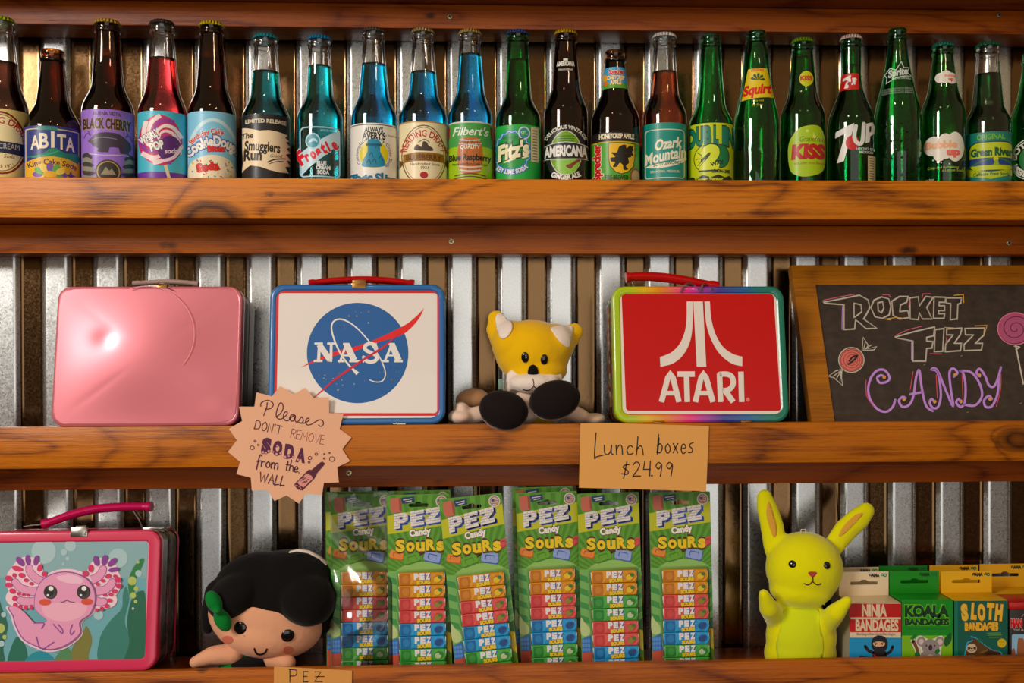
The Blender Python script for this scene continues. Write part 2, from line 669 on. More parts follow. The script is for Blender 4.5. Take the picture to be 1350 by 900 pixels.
G = {
    'brown': glass('amber_glass', (124, 70, 32)),
    'green': glass('green_glass', (58, 176, 112)),
    'clear': glass('clear_glass', (244, 246, 244)),
}
LIQ = {
    'cola': glass('dark_soda', (42, 16, 10), 1.34),
    'amber': glass('root_beer_in_amber_glass', (150, 84, 44), 1.34),
    'red': glass('red_soda', (196, 62, 66), 1.34),
    'teal': glass('teal_soda', (44, 150, 156), 1.34),
    'aqua': glass('aqua_soda', (50, 186, 196), 1.34),
    'blue': glass('blue_soda', (40, 176, 232), 1.34),
    'lime': glass('soda_in_green_glass', (90, 190, 130), 1.34),
    'tea': glass('red_brown_soda', (176, 74, 26), 1.34),
    'pine': glass('dark_green_soda', (10, 84, 44), 1.34),
}
YB = .0465                                     # depth of the bottles' axes
MMPX = (YB - .02 + 1.31) / F_PX                # metres per photo pixel at the bottles' fronts

def crown_cap(parent, c, r, z):
    """A pressed crown cap with 21 flutes; z is its top."""
    mb = MB()
    m = principled('cap_%d_%d_%d' % c, rgb(c), .35, Metallic=.35)
    n = 84
    prof = [(0.0006, 0), (.55, -.0002), (.80, -.0009), (.92, -.0022), (.96, -.0038), (1.0, -.0058), (1.06, -.0066), (1.0, -.0068)]
    vs, fs = [], []
    for i, (q, dz) in enumerate(prof):
        for k in range(n):
            a = 2 * math.pi * k / n
            fl = 0.0 if i < 3 else .075 * (i - 2) / 4 * math.cos(21 * a)
            rr = (q if i else q / r) * (1 + fl) * r
            vs.append((rr * math.cos(a), rr * math.sin(a), z + dz))
    for i in range(len(prof) - 1):
        for k in range(n):
            k2 = (k + 1) % n
            fs.append((i * n + k, (i + 1) * n + k, (i + 1) * n + k2, i * n + k2))
    fs.append(tuple(range(n)))
    fs.append(tuple(range((len(prof) - 1) * n, len(prof) * n))[::-1])
    mb.add(vs, fs, m)
    return mb.build('crown_cap', parent, 50)

def profile_of(cx, w, ytop, ysh, ynb, wnb, wnt, base, kind):
    """Outer profile (radius, height over the shelf) from photo rows."""
    zz = lambda y: hit(675, y, YB - .012).z - base
    Rm = w / 2 * MMPX
    rn, rt = wnb / 2 * MMPX, wnt / 2 * MMPX
    H = zz(ytop)
    p = [(.0006, .004), (Rm * .55, .0035), (Rm * .74, .0006), (Rm * .86, .0), (Rm * .95, .0022), (Rm, .007)]
    if kind == 'long':
        zs, zn = zz(ysh), zz(ynb)
        p += [(Rm, zs * .5), (Rm, zs - .006)]
        for k in range(1, 9):
            t = k / 8
            s = .5 - .5 * math.cos(math.pi * t)
            s = s * .75 + t * t * .25 if t < 1 else 1
            p.append((Rm + (rn - Rm) * s, zs - .006 + (zn + .002 - zs + .006) * t))
        p += [(rn + (rt - rn) * .55, zn + (H - .017 - zn) * .5)]
    elif kind == 'cone':                       # swelling, twisted body under a long straight cone
        for k in range(7):
            p.append((Rm * (.97 if k % 2 else 1.0), .01 + k * (zz(165) - .01) / 6))
        p += [(Rm * .96, zz(150)), (Rm * .83, zz(131)), (Rm * .68, zz(110)), (rn * 1.06, zz(84)), (rt * 1.14, zz(60))]
    elif kind == 'swell':                      # shoulder sloping evenly into the neck
        p += [(Rm, zz(180)), (Rm * 1.0, zz(162)), (Rm * .95, zz(150)), (Rm * .82, zz(139)), (Rm * .66, zz(127)), (Rm * .52, zz(115)), (Rm * .44, zz(103)), (Rm * .415, zz(90)), (rt * 1.0, zz(66))]
    elif kind == 'drop':                       # tall slope from the body to the lip
        p += [(Rm, zz(190)), (Rm * 1.0, zz(160)), (Rm * .97, zz(145)), (Rm * .90, zz(132)), (Rm * .78, zz(117)), (Rm * .66, zz(102)), (Rm * .55, zz(85)), (Rm * .46, zz(68)), (rt * 1.03, zz(52))]
    ring = rt * 1.06
    p += [(rt * .98, H - .0172), (ring, H - .0160), (ring * 1.03, H - .0140), (ring, H - .0118), (rt * .97, H - .0108), (rt * .97, H - .0070), (rt * 1.0, H - .0062), (rt * 1.02, H - .0040), (rt * .98, H - .0012), (rt * .88, H)]
    return p, H

def bottle(label, cx, w, ytop, ysh, ynb, wnb, wnt, cap, g, liq, yliq, art=None, neck=None, kind='long'):
    w *= .985
    p = hit(cx, 236, YB)
    base = B1 + .0008
    t = thing('soda_bottle', label, 'bottle', (p.x, YB, base), group='soda bottles on the top shelf')
    Rm = w / 2 * MMPX
    prof, H = profile_of(cx, w, ytop, ysh, ynb, wnb, wnt, base, kind)
    if cap:
        H2 = H - .0012
    th = .0024
    inner = [(max(.0006, r - th), max(z, .0075)) for r, z in prof[4:-1]]
    inner = [q for i, q in enumerate(inner) if i == 0 or q[1] > inner[i - 1][1] + 1e-5]
    mb = MB()
    mb.lathe(prof + [(prof[-1][0] - th * .8, H)] + inner[::-1] + [(.0006, .0075)], G[g], 64)
    if kind == 'cone':                         # twisted ribs round the lower body
        for i, (x, y, z) in enumerate(mb.v):
            r = math.hypot(x, y)
            if z < .115 and r > .012 and z > .008:
                a = math.atan2(y, x)
                k = 1 + .022 * math.sin(6 * a + z * 130) * min(1, (.115 - z) / .02)
                mb.v[i] = (x * k, y * k, z)
    if kind == 'drop':                         # rows of raised dimples down the body
        for row in range(9):
            for c in range(14):
                a = 2 * math.pi * (c + .5 * (row % 2)) / 14
                mb.ball((Rm * math.cos(a) * .992, Rm * math.sin(a) * .992, .02 + row * .0115), .0017, G[g], 6)
    mb.build('glass_body', t, 40)
    if liq:
        zl = hit(675, yliq, YB - .012).z - base
        lp = [(r + .00025, z) for r, z in inner if z < zl - .001]
        q = [i for i in inner if i[1] >= zl - .001]
        rl = (lp[-1][0] if not q else lp[-1][0] + (q[0][0] + .00025 - lp[-1][0]) * (zl - lp[-1][1]) / max(1e-6, q[0][1] - lp[-1][1]))
        mb = MB()
        mb.lathe([(.0006, .0072)] + lp + [(rl, zl), (rl * .9, zl - .0006), (.0006, zl - .0008)], LIQ[liq], 64)
        mb.build('soda', t, 50)
    if cap:
        crown_cap(t, cap, wnt / 2 * MMPX * 1.06, H + .0012)
    # labels are wrapped round the glass
    rp = w / 2
    lift0 = .00012
    def wrapper(radius_of):
        def fn(u, v, lift):
            z = hit(675, v, YB - Rm).z - base
            r0 = radius_of(z)
            s = u / (r0 / MMPX)
            th_ = math.asin(s) if abs(s) <= .97 else math.copysign(math.asin(.97) + (abs(s) - .97) * 4, s)
            th_ -= math.atan2(p.x - CAM_LOC.x, YB - CAM_LOC.y)      # the label faces the shopper at the lens
            r = r0 + lift0 + lift
            return (r * math.sin(th_), -r * math.cos(th_), z)
        return fn
    def rad(z):
        for (r1, z1), (r2, z2) in zip(prof[5:], prof[6:]):
            if z1 <= z <= z2:
                return r1 + (r2 - r1) * (z - z1) / max(1e-9, z2 - z1)
        return Rm
    cuts = [rp * math.sin(R(a)) for a in range(-75, 76, 3)] + [sgn * rp * (.97 + .03 * k) for k in range(1, 16) for sgn in (1, -1)]
    if art:
        A = Art(.42, .05)
        art(A, rp)
        mb = MB()
        A.emit(mb, wrapper(lambda z: Rm), cuts, eps=.000022, base=.00002)
        mb.build('label', t, 60)
    if neck:
        A = Art(.42, .05)
        neck(A, rp)
        mb = MB()
        A.emit(mb, wrapper(rad), [c * .6 for c in cuts], eps=.000022, base=.00002, grid=[y for y in range(64, 172, 3)])
        mb.build('neck_label', t, 60)
    return t

WHITE, CREAM, BLACK = (238, 234, 226), (236, 220, 182), (22, 20, 20)
def full(A, rp, y0, col):
    A.rect(-rp * 1.42, y0, rp * 1.42, 264, col)

def art_cream(A, rp):                           # same maker as the blueberry one, cream soda
    full(A, rp, 147, (228, 206, 140))
    A.ell(-1, 191, 30, 41, (120, 30, 26))
    A.ell(-1, 191, 27.5, 38.5, (228, 206, 140))
    A.ell(-1, 191, 26, 37, (110, 62, 30))
    A.ell(-1, 191, 25, 36, (240, 224, 178))
    A.text('READING DRAFT', 0, 0, 8, (176, 30, 32), arc=(-1, 191, 25), w=74, bold=.02)
    A.poly([(-34, 188), (30, 190), (30, 202), (24, 206), (-34, 201)], (30, 34, 62))
    A.text('CREAM', 8, 198.5, 7, (200, 196, 190), w=24)
    A.text('Soda', 8, 210, 4.5, (70, 40, 24), shear=.2)
    A.text('SINCE 1921', 0, 0, 4.5, (110, 30, 26), arc=(-1, 191, 33), bottom=True)

def art_king(A, rp):
    full(A, rp, 169, (44, 56, 118))
    A.frame(-32, 173, 30, 262, 1, 1.4, (214, 190, 150))
    A.rect(-18, 170, 5, 174.5, (60, 130, 120))
    for i, ch in enumerate('ABITA'):
        A.text(ch, -21 + 10.2 * i, 199 - 1.2 * (2 - abs(i - 2)), 17 + 1.5 * (2 - abs(i - 2)), (238, 226, 200), w=4 if ch == 'I' else 10.5, bold=.03)
    A.blob([(-31, 209), (-14, 206), (0, 197), (14, 203), (28, 202), (29, 212), (0, 212)], (52, 132, 104))
    A.stroke([(-24, 210), (-8, 207), (6, 201)], 1, (90, 168, 130))
    A.poly([(-33, 216), (-16, 210), (0, 208.5), (16, 210), (31, 215), (31, 264), (-33, 264)], (226, 178, 78))
    A.text('King Cake Soda', 0, 0, 7, (88, 46, 60), arc=(-1, 300, 81), w=56, bold=.02)
    for k in range(12):
        a = 30 * k
        A.ell(-4 + 14 * math.cos(R(a)), 232 + 9 * math.sin(R(a)), 6, 4, ((120, 84, 160), (110, 170, 90), (236, 206, 110))[k % 3], rot=a)
    A.ell(-4, 232, 8, 4.5, (226, 178, 78))
    A.poly([(20, 226), (22, 230), (26, 231), (22, 233), (20, 238), (18, 233), (14, 231), (18, 230)], (96, 60, 120))

def art_cherry(A, rp):
    full(A, rp, 147, (150, 112, 196))
    A.text('BUENA VISTA', -1, 155, 4.6, (60, 36, 44), w=33, bold=.02)
    A.text('BLACK CHERRY', -1, 172, 12.5, (58, 40, 34), w=58, bold=.05, outline=((196, 160, 96), .03))
    D = (62, 52, 66)
    A.blob([(-21, 188), (-17, 181), (-10, 178), (0, 177), (12, 178), (21, 183), (27, 189), (27, 197), (22, 200), (17, 197), (6, 196), (-3, 198), (-6, 203), (-13, 202), (-12, 198), (-18, 195)], D)
    A.poly([(-10, 195), (2, 195), (0, 203), (-10, 203)], D)
    A.poly([(12, 194), (24, 194), (25, 203), (14, 203)], D)
    A.blob([(-24, 188), (-16, 182), (-12, 188), (-18, 192)], (92, 84, 98))
    A.stroke([(-20, 187), (-8, 184), (10, 185)], .8, (150, 130, 170))
    for s in (-1, 1):
        A.stroke([(s * 29, 184), (s * 25, 178), (s * 21, 181), (s * 24, 175)], .8, D)
        for k in range(6):
            A.blob([(s * 31, 206 + 5 * k), (s * 25, 203 + 6 * k), (s * (19 - k), 210 + 5 * k), (s * 26, 214 + 5 * k)], ((54, 52, 50), (140, 136, 120))[k % 2])
    A.stroke([(-22, 205), (-8, 207), (8, 206), (24, 205)], 1.1, (206, 190, 222))
    A.ell(0, 228, 15.5, 15.5, (52, 44, 36))
    A.ring(0, 228, 13, 13, 1.6, (176, 150, 98))
    A.poly([(-9, 232), (-3, 222), (1, 227), (4, 224), (9, 232)], (150, 140, 116))

def art_swirl(A, rp):
    full(A, rp, 149, (92, 182, 200))
    A.rect(-rp * 1.42, 228, rp * 1.42, 264, (104, 52, 150))
    A.stroke([(2, 216), (8, 238)], 4, (224, 206, 170), sm=0)
    A.ell(-3, 187, 27, 33, (196, 60, 92))
    for k in range(9):
        a = 40 * k
        pts = [(-3 + (2 + 24.5 * t) * math.cos(R(a + 150 * t)), 187 + (2 + 30 * t) * math.sin(R(a + 150 * t))) for t in (0, .2, .4, .6, .8, 1)]
        A.stroke(pts, 5.2, ((240, 216, 216), (150, 60, 150), (244, 226, 220))[k % 3], taper=(.3, 1.15))
    A.ell(8, 197, 14, 17, (84, 36, 104), rot=20)
    A.stroke([(-22, 207), (-8, 214), (12, 209), (23, 192)], 4, (240, 214, 216))
    A.text('WHIRLY', -14, 186, 9, WHITE, w=27, rot=-28, bold=.06, outline=((60, 28, 60), .05))
    A.text('POP', -6, 199, 10, WHITE, w=17, rot=-16, bold=.06, outline=((60, 28, 60), .05))
    A.text('soda', 10, 203, 6, (240, 210, 220), rot=-8, shear=.2, bold=.03)

def art_dough(A, rp):
    full(A, rp, 149, (142, 198, 224))
    A.ring(2, 218, 34, 58, 4.5, (204, 230, 240), a0=180, a1=360)
    A.text('Birthday Cake', 0, 0, 6.5, (206, 56, 52), arc=(6, 220, 42), rot=-18, w=42, bold=.03, outline=(WHITE, .05))
    A.text('CookieDough', 0, 0, 13, WHITE, arc=(6, 240, 46), rot=-7, w=64, bold=.05, outline=((54, 60, 140), .07))
    A.text('Bites', 5, 201, 7.5, (212, 54, 46), w=22, rot=-5, bold=.05, outline=((40, 40, 90), .02))
    A.blob([(-32, 232), (-27, 216), (-15, 209), (-2, 206), (12, 207), (24, 213), (30, 228), (28, 262), (-30, 262)], (240, 226, 196))
    rng = random.Random(4)
    for k in range(34):
        x, y = rng.uniform(-27, 27), rng.uniform(211, 236)
        A.ell(x, y, 1.4, .9, ((220, 70, 60), (70, 140, 200), (240, 190, 70), (90, 170, 100), (180, 130, 70))[k % 5], rot=rng.uniform(0, 180), n=8, hold=k > 0)
    A.text('Soda', -5, 226, 9.5, (204, 44, 40), w=28, rot=-8, bold=.07, outline=((70, 24, 30), .04))

def art_smuggler(A, rp):
    full(A, rp, 152, (26, 22, 24))
    A.text('LIMITED RELEASE', 0, 163.5, 4.8, (226, 210, 184), w=52, bold=.035)
    A.poly([(-30, 168), (-20, 171), (-8, 174), (4, 173), (14, 174), (28, 176), (24, 180), (30, 183), (25, 186), (31, 190), (26, 194), (31, 198), (25, 202), (32, 208), (26, 210), (31, 216), (24, 219), (29, 226), (16, 227), (4, 225), (-8, 221), (-20, 219), (-31, 226), (-29, 214), (-30, 196)], (240, 218, 184))
    A.text('The', -24, 183, 7, BLACK, bold=.03, shear=.1)
    A.text('Smugglers', -5, 200, 12, BLACK, w=45, rot=4, bold=.03)
    A.text('Run', -17, 212, 13, BLACK, w=23, rot=2, bold=.04)
    A.text('Grand', 12, 208, 4.2, BLACK, shear=.35, rot=-4)
    A.stroke([(2, 215), (10, 211), (24, 208)], 1.6, BLACK)
    A.stroke([(4, 217), (14, 213), (22, 212)], .9, BLACK)

def art_frost(A, rp):
    LN = (176, 214, 226)
    A.polyh([rrect(-26, 26, 168, 234, 6), rrect(-24.4, 24.4, 169.6, 232.4, 5)], LN)
    A.poly([(-24, 213), (-24, 201), (2, 184), (25, 170), (25, 189), (8, 204), (-14, 222), (-24, 232)], (196, 222, 232))
    A.ell(-9, 187, 9.5, 10.5, (180, 214, 226))
    A.ell(-9, 187, 7.8, 8.8, (74, 150, 166))
    A.blob([(-15, 190), (-11, 184), (-6, 184), (-3, 189), (-8, 187)], (190, 220, 230))
    A.text('SINCE 1939', 10, 174, 2.6, LN)
    for i, (ch, hh) in enumerate(zip('Frostie', (19, 13, 13, 13, 14, 13, 13))):
        A.text(ch, -20.5 + 6.9 * i - (1.5 if i == 5 else 0), 216 - 3.4 * i, hh, (206, 36, 52), w=(9, 6, 7, 6.5, 6, 3, 7)[i], rot=-27, bold=.06, outline=((230, 236, 240), .05))
    for i, s in enumerate(('BLUE', 'CREAM', 'SODA')):
        A.text(s, 4 if i else 2, 218 + 6 * i, 4.6, (230, 238, 240), w=(12, 18, 15)[i], bold=.05)

def art_slime(A, rp):
    full(A, rp, 163, (236, 232, 222))
    A.rect(-rp * 1.42, 164.5, rp * 1.42, 165.6, BLACK)
    A.text('ALWAYS', 0, 175, 6.5, BLACK, w=24, bold=.03)
    A.text('AVERY\'S', 0, 184, 8.5, BLACK, w=30, bold=.04)
    A.text('Blue Raspberry', 22, 179, 2.6, BLACK, rot=-6)
    A.ell(0, 204, 18.5, 18.5, (222, 206, 52))
    A.text('Totally Gross Soda', 0, 0, 4.2, BLACK, arc=(0, 204, 20), rot=62, w=52)
    A.text('Contemplating', 0, 0, 4, BLACK, arc=(0, 204, 20), rot=-70, w=38)
    T = (42, 136, 166)
    A.blob([(-8, 187), (-2, 184), (5, 185), (9, 189), (8, 199), (13, 210), (14, 218), (4, 221), (-6, 221), (-15, 219), (-13, 210), (-8, 200)], T)
    for x, y in ((-6, 206), (2, 196), (6, 210), (-2, 214), (-9, 215)):
        A.stroke([(x, y), (x + 3, y - 4), (x + 5, y + 2)], .9, (20, 60, 80))
    A.rect(-10, 190, 10, 193, (30, 84, 104))
    for i, ch in enumerate('Toxic Slime'):
        A.text(ch, -26 + 5.2 * i, 240.5 - (0, 1, 0, -1, .5, 0, 0, 1, 0, -.5, 0)[i], 11, (34, 112, 146), bold=.05)

def art_blueberry(A, rp):
    full(A, rp, 160, (176, 140, 88))
    A.rect(-rp * 1.42, 162, rp * 1.42, 264, (238, 224, 186))
    A.ell(1, 205, 29.5, 40, (120, 84, 50))
    A.ell(1, 205, 28, 38.5, (240, 226, 190))
    A.ring(1, 205, 26, 36.5, .7, (150, 110, 64))
    A.text('READING DRAFT', 0, 0, 8.5, (186, 40, 44), arc=(1, 203, 22.5), w=64, bold=.02)
    A.blob([(-11, 198), (-8, 191), (-2, 194), (0, 187), (5, 188), (7, 192), (12, 195), (11, 199)], (72, 58, 50))
    A.stroke([(-6, 188), (2, 184), (8, 188)], 1, (72, 58, 50))
    A.poly([(-31, 208), (-31, 221), (-25, 214)], (92, 62, 26))
    A.poly([(32, 206), (33, 220), (27, 213)], (92, 62, 26))
    A.poly([(-26, 203), (-10, 201), (10, 201), (28, 202), (28, 213), (10, 212.5), (-10, 212.5), (-26, 214)], (150, 108, 46))
    A.text('BLUEBERRY', 1, 211, 7, (96, 58, 24), w=46, bold=.03)
    A.text('Handcrafted Since', 2, 218, 3.6, (70, 50, 40), shear=.2)
    A.text('1921', 2, 223.5, 4, (70, 50, 40))
    A.ell(1, 231, 5.2, 4.4, (166, 34, 36))

def art_barrel(A, rp):
    full(A, rp, 160, (212, 206, 196))
    A.rect(-rp * 1.42, 162, rp * 1.42, 264, (82, 156, 82))
    A.rect(-rp * 1.42, 193, rp * 1.42, 264, (164, 196, 70))
    for s in (-1, 1):
        A.poly([(s * 29, 164), (s * 26, 166), (s * 27, 180), (s * 30, 182)], (150, 40, 40))
    A.text('Filbert\'s', 0, 178, 10.5, (234, 234, 220), w=46, shear=.3, bold=.02)
    A.blob([(-12, 183), (0, 181), (12, 183), (16, 198), (16, 214), (12, 227), (0, 229), (-12, 227), (-16, 214), (-16, 198)], (186, 108, 58))
    for x in (-9, -3, 3, 9):
        A.stroke([(x, 184), (x * 1.3, 204), (x, 226)], .6, (120, 62, 30))
    for y, hw in ((185, 13), (190, 14), (220, 14.5), (225, 13)):
        A.stroke([(-hw, y - 1), (0, y + .6), (hw, y - 1)], 1.7, (206, 202, 196))
    A.text('Old Time', 0, 190.5, 4.6, (70, 34, 24), shear=.2)
    A.text('QUALITY', 0, 196, 4.6, (236, 226, 200), w=26, bold=.03)
    A.text('Blue Raspberry', 0, 211, 8, (34, 30, 30), w=55, bold=.035)
    A.text('Made with Pure Cane Sugar', 0, 217.5, 3.2, (40, 36, 30), w=46)
    A.stroke([(-20, 231), (0, 229), (20, 231)], 1.4, (96, 60, 36))
    A.stroke([(-22, 235), (0, 232.5), (22, 235)], 1.4, (96, 60, 36))

def art_lime(A, rp):
    full(A, rp, 164, (64, 170, 84))
    pts = [(-8 + (23 + 1.2 * math.cos(R(20 * k * 9))) * math.cos(R(10 * k)), 199 + (26 + 1.2 * math.cos(R(20 * k * 9))) * math.sin(R(10 * k))) for k in range(36)]
    A.stroke(pts, 3.4, (48, 104, 190), closed=True, sm=0)
    A.stroke(pts, 1.4, (170, 200, 226), closed=True, sm=0)
    A.ell(-8, 199, 20.5, 23.5, (44, 150, 74))
    A.ell(8, 175, 8, 8.5, (214, 222, 220))
    A.ell(8, 175, 6.2, 6.8, (70, 120, 190))
    A.ell(8, 175, 4.6, 5, (60, 160, 90))
    A.text('STL', 8, 177, 4, WHITE)
    A.text('PREMIUM', -10, 183, 4, (30, 90, 60), w=20)
    A.text('Fitz\'s', -6, 207, 19, (244, 234, 196), w=41, rot=-10, shear=.2, bold=.05, outline=((26, 60, 40), .07))
    A.stroke([(-18, 213), (-4, 209)], 2, (244, 234, 196))
    A.stroke([(6, 208), (14, 205)], 2, (244, 234, 196))
    A.text('KEY LIME SODA', 0, 0, 5.6, WHITE, arc=(-8, 199, 30), bottom=True, w=48, bold=.04, outline=((48, 104, 190), .12))
    A.rect(17, 166, 27, 212, (218, 206, 170))
    for k in range(11):
        A.rect(19, 170 + 3.8 * k, 25, 171.4 + 3.8 * k, (130, 116, 88), hold=k > 0)

def art_americana(A, rp):
    A.ell(0, 201, 27, 37, (26, 26, 22))
    A.ell(0, 201, 20.5, 29, (120, 166, 60))
    A.ring(0, 201, 20.5, 29, 1.2, (206, 206, 180))
    A.ell(2, 214, 15, 16, (150, 196, 96))
    A.blob([(0, 218), (8, 214), (20, 206), (24, 206), (12, 216), (6, 222)], (130, 62, 40))
    for k in range(4):
        A.rect(-12 + k, 178 + 3.4 * k, 12 - k, 179.2 + 3.4 * k, (70, 110, 40), hold=k > 0)
    A.poly([(-30, 191), (-15, 188), (0, 187), (15, 188), (30, 191), (30, 206), (15, 208), (0, 208.5), (-15, 208), (-30, 206)], (26, 28, 34))
    A.stroke([(-30, 190), (0, 186.5), (30, 190)], 1, (220, 220, 214))
    A.stroke([(-30, 207), (0, 209.5), (30, 207)], 1, (220, 220, 214))
    A.text('AMERICANA', 0, 204.5, 13, (238, 234, 226), w=57, bold=.05)
    A.text('DELICIOUS VINTAGE', 0, 0, 4.6, (226, 222, 210), arc=(0, 199, 30), w=58, bold=.03)
    A.text('GINGER ALE', 0, 0, 6.4, (238, 234, 226), arc=(0, 198, 38), bottom=True, w=42, bold=.05)

def neck_americana(A, rp):
    A.text('AMERICANA', 0, 82, 5.6, (226, 220, 206), w=24, bold=.05)
    A.rect(-3, 72.5, 3, 75.5, (226, 220, 206))
    A.text('Handcrafted', 0, 88.5, 3, (226, 220, 206), w=18)

def art_crisp(A, rp):
    full(A, rp, 173, (26, 20, 18))
    A.text('HONEYCRISP APPLE', 2, 181, 6, (238, 226, 196), w=46, bold=.05)
    A.rect(-rp * 1.42, 185, rp * 1.42, 264, (84, 160, 56))
    A.rect(-rp * 1.42, 185, rp * 1.42, 186.2, (214, 176, 70))
    A.text('Sprecher', -19.5, 212, 9.5, (196, 40, 36), w=50, rot=-90, bold=.06, outline=((246, 232, 210), .05))
    Y = [(-9, 187), (26, 187), (26, 206), (24, 218), (17, 226), (8, 229), (0, 226), (-7, 218), (-9, 206)]
    A.poly(Y, (40, 30, 16))
    A.poly([(8.5 + (x - 8.5) * .95, 207 + (y - 207) * .95) for x, y in Y], (230, 186, 48))
    # winged heraldic beast
    A.blob([(5, 193), (10, 190), (14, 190), (15, 194), (20, 190), (24, 196), (19, 200), (21, 205), (17, 207), (18, 213), (14, 218), (17, 222), (11, 223), (10, 217), (6, 214), (2, 219), (-3, 219), (0, 213), (-5, 212), (-6, 207), (0, 206), (-5, 200), (2, 200)], (28, 20, 12))
    A.poly([(14, 196), (24, 190), (22, 198), (24, 203), (18, 204)], (28, 20, 12))
    A.text('FIRE-BREWED', 2, 236, 6, (30, 40, 20), w=30, bold=.04)
    A.ell(27, 231, 8, 12, (150, 90, 60))
    A.ell(27, 231, 5.5, 9, (206, 176, 130))

def neck_crisp(A, rp):
    A.rect(-rp * 1.0, 82, rp * 1.0, 111, (82, 156, 200))
    A.rect(-rp * 1.0, 104, rp * 1.0, 111, (100, 160, 70))
    A.text('Sprecher', 2, 91, 6, (200, 44, 40), w=20, bold=.05, outline=((246, 232, 210), .06))
    A.text('HONEYCRISP', 0, 99, 5.4, (240, 222, 180), w=25, bold=.05, outline=((110, 60, 30), .06))
    A.text('APPLE', 1, 106, 5.4, (240, 222, 180), w=15, bold=.05, outline=((110, 60, 30), .06))
    A.ell(-13, 96, 3, 5, (226, 170, 60))
    A.ell(-12, 104, 3, 3, (210, 120, 50))

def art_ozark(A, rp):
    full(A, rp, 160, (44, 142, 128))
    A.frame(-25, 169, 26, 233, 4, 1.1, (226, 222, 200))
    W = (240, 230, 206)
    A.text('Ozark', 5, 194, 13, W, w=36, rot=-8, shear=.25, bold=.035)
    A.text('Mountain', 1, 210, 14, W, w=55, rot=-11, shear=.25, bold=.035)
    A.blob([(-24, 217), (-8, 214), (12, 211), (29, 204), (22, 213), (4, 219), (-14, 220)], W)
    A.text('BOTTLEWORKS', 4, 216, 3.8, (60, 110, 100), w=36, rot=-7, bold=.03)
    A.text('BRANSON, MISSOURI', 1, 226, 3, W, w=38)

def art_dublin(A, rp):
    full(A, rp, 160, (196, 206, 46))
    for i, ch in enumerate('DUBLIN'):
        A.text(ch, -25 + 10.6 * i - (2.4 if i == 5 else 0), 189 - (1.4 if 0 < i < 5 else 0), 22, (30, 122, 96), w=(12, 10, 10, 7, 6, 11)[i], bold=.05, outline=((24, 40, 24), .05))
    K = (34, 44, 26)
    A.ell(-7, 207, 15, 18, K)
    A.ell(-7, 207, 14, 17, (214, 220, 70))
    for k in range(10):
        A.stroke([(-7, 207), (-7 + 12.5 * math.cos(R(36 * k)), 207 + 15 * math.sin(R(36 * k)))], .8, K, sm=0, hold=k > 0)
    A.ell(13, 204, 11, 16, K)
    A.ell(13, 204, 10, 15, (42, 120, 74))
    A.text('2', -2, 219, 27, (216, 226, 96), w=25, shear=.15, bold=.09, outline=(K, .05))
    A.text('WAY', 9, 216, 5, K, rot=-14, bold=.04)
    A.text('LEMON-LIME', 13, 226, 4, K, w=23, bold=.04)
    A.blob([(-30, 234), (-24, 230), (-18, 233), (-10, 229), (0, 232), (10, 229), (18, 232), (24, 230), (24, 238), (-30, 238)], K)
    A.text('Sugar Sweet', -2, 237, 5, (206, 214, 60), bold=.03)

def neck_squirt(A, rp):
    A.poly([(-10.5, 84), (14, 83.5), (24, 123), (-19, 127)], (222, 196, 62))
    A.text('ORIGINAL', 2, 88, 4, (196, 50, 40), w=17, bold=.03)
    for k in range(5):
        a = R(-160 + 38 * k)
        A.poly([(2, 100), (2 + 8 * math.cos(a - .25), 100 + 8 * math.sin(a - .25)), (2 + 10 * math.cos(a), 100 + 10 * math.sin(a)), (2 + 8 * math.cos(a + .25), 100 + 8 * math.sin(a + .25))], (40, 84, 50), hold=k > 0)
    A.text('Squirt', 1, 119, 13, (200, 40, 34), w=37, rot=-6, shear=.25, bold=.05)
    A.text('ruby red', 2, 130, 3, (190, 176, 70))
    A.text('12 fl oz', 2, 136, 3.2, (190, 176, 70))

def art_kiss(A, rp):
    A.blob([(-18, 188), (-8, 169), (6, 163), (22, 164), (29, 180), (30, 200), (26, 222), (12, 230), (-4, 230), (-16, 220)], (170, 196, 58))
    A.ell(6, 170, 2, 2, (210, 226, 130))
    A.blob([(14, 172), (17, 177), (21, 180), (16, 183), (13, 178)], (210, 220, 120))
    A.text('Grapefruit', 12, 184, 7, (96, 110, 30), w=33, shear=.25)
    A.text('KISS', 7, 206, 17.5, (176, 40, 40), w=43, shear=.08, bold=.07)
    A.text('with other citrus flavors', 8, 214.5, 4, (150, 70, 40), w=38, shear=.2)

def neck_kiss(A, rp):
    A.ell(5, 97, 9, 10.5, (196, 196, 58))
    A.text('KISS', 5, 99.5, 6, (176, 50, 40), w=16, bold=.06)

def art_seven(A, rp):
    W = (224, 222, 214)
    A.poly([(-19.5, 169), (4, 159), (2.5, 167), (-9, 209), (-18, 211), (-7, 172), (-20, 177)], W)
    A.ell(1.5, 185, 8.5, 9.8, (186, 36, 34))
    A.stroke([(6, 163), (4, 178), (8, 186), (14, 184), (16, 160)], 5, W, sm=4)
    A.polyh([[(19, 160), (27, 157), (30, 162), (29, 172), (24, 176), (23, 184), (18, 186)], [(23, 163), (25.5, 162), (25, 170), (22.6, 171)]], W)
    A.text('HECHO EN', 18, 195, 3.2, (200, 206, 200), bold=.02)
    A.text('MEXICO', 19, 199.5, 3.2, (200, 206, 200), bold=.02)
    A.rect(21, 202, 31, 262, (206, 190, 150))
    for k in range(14):
        A.rect(23, 205 + 3.4 * k, 29, 206.2 + 3.4 * k, (110, 96, 66), hold=k > 0)

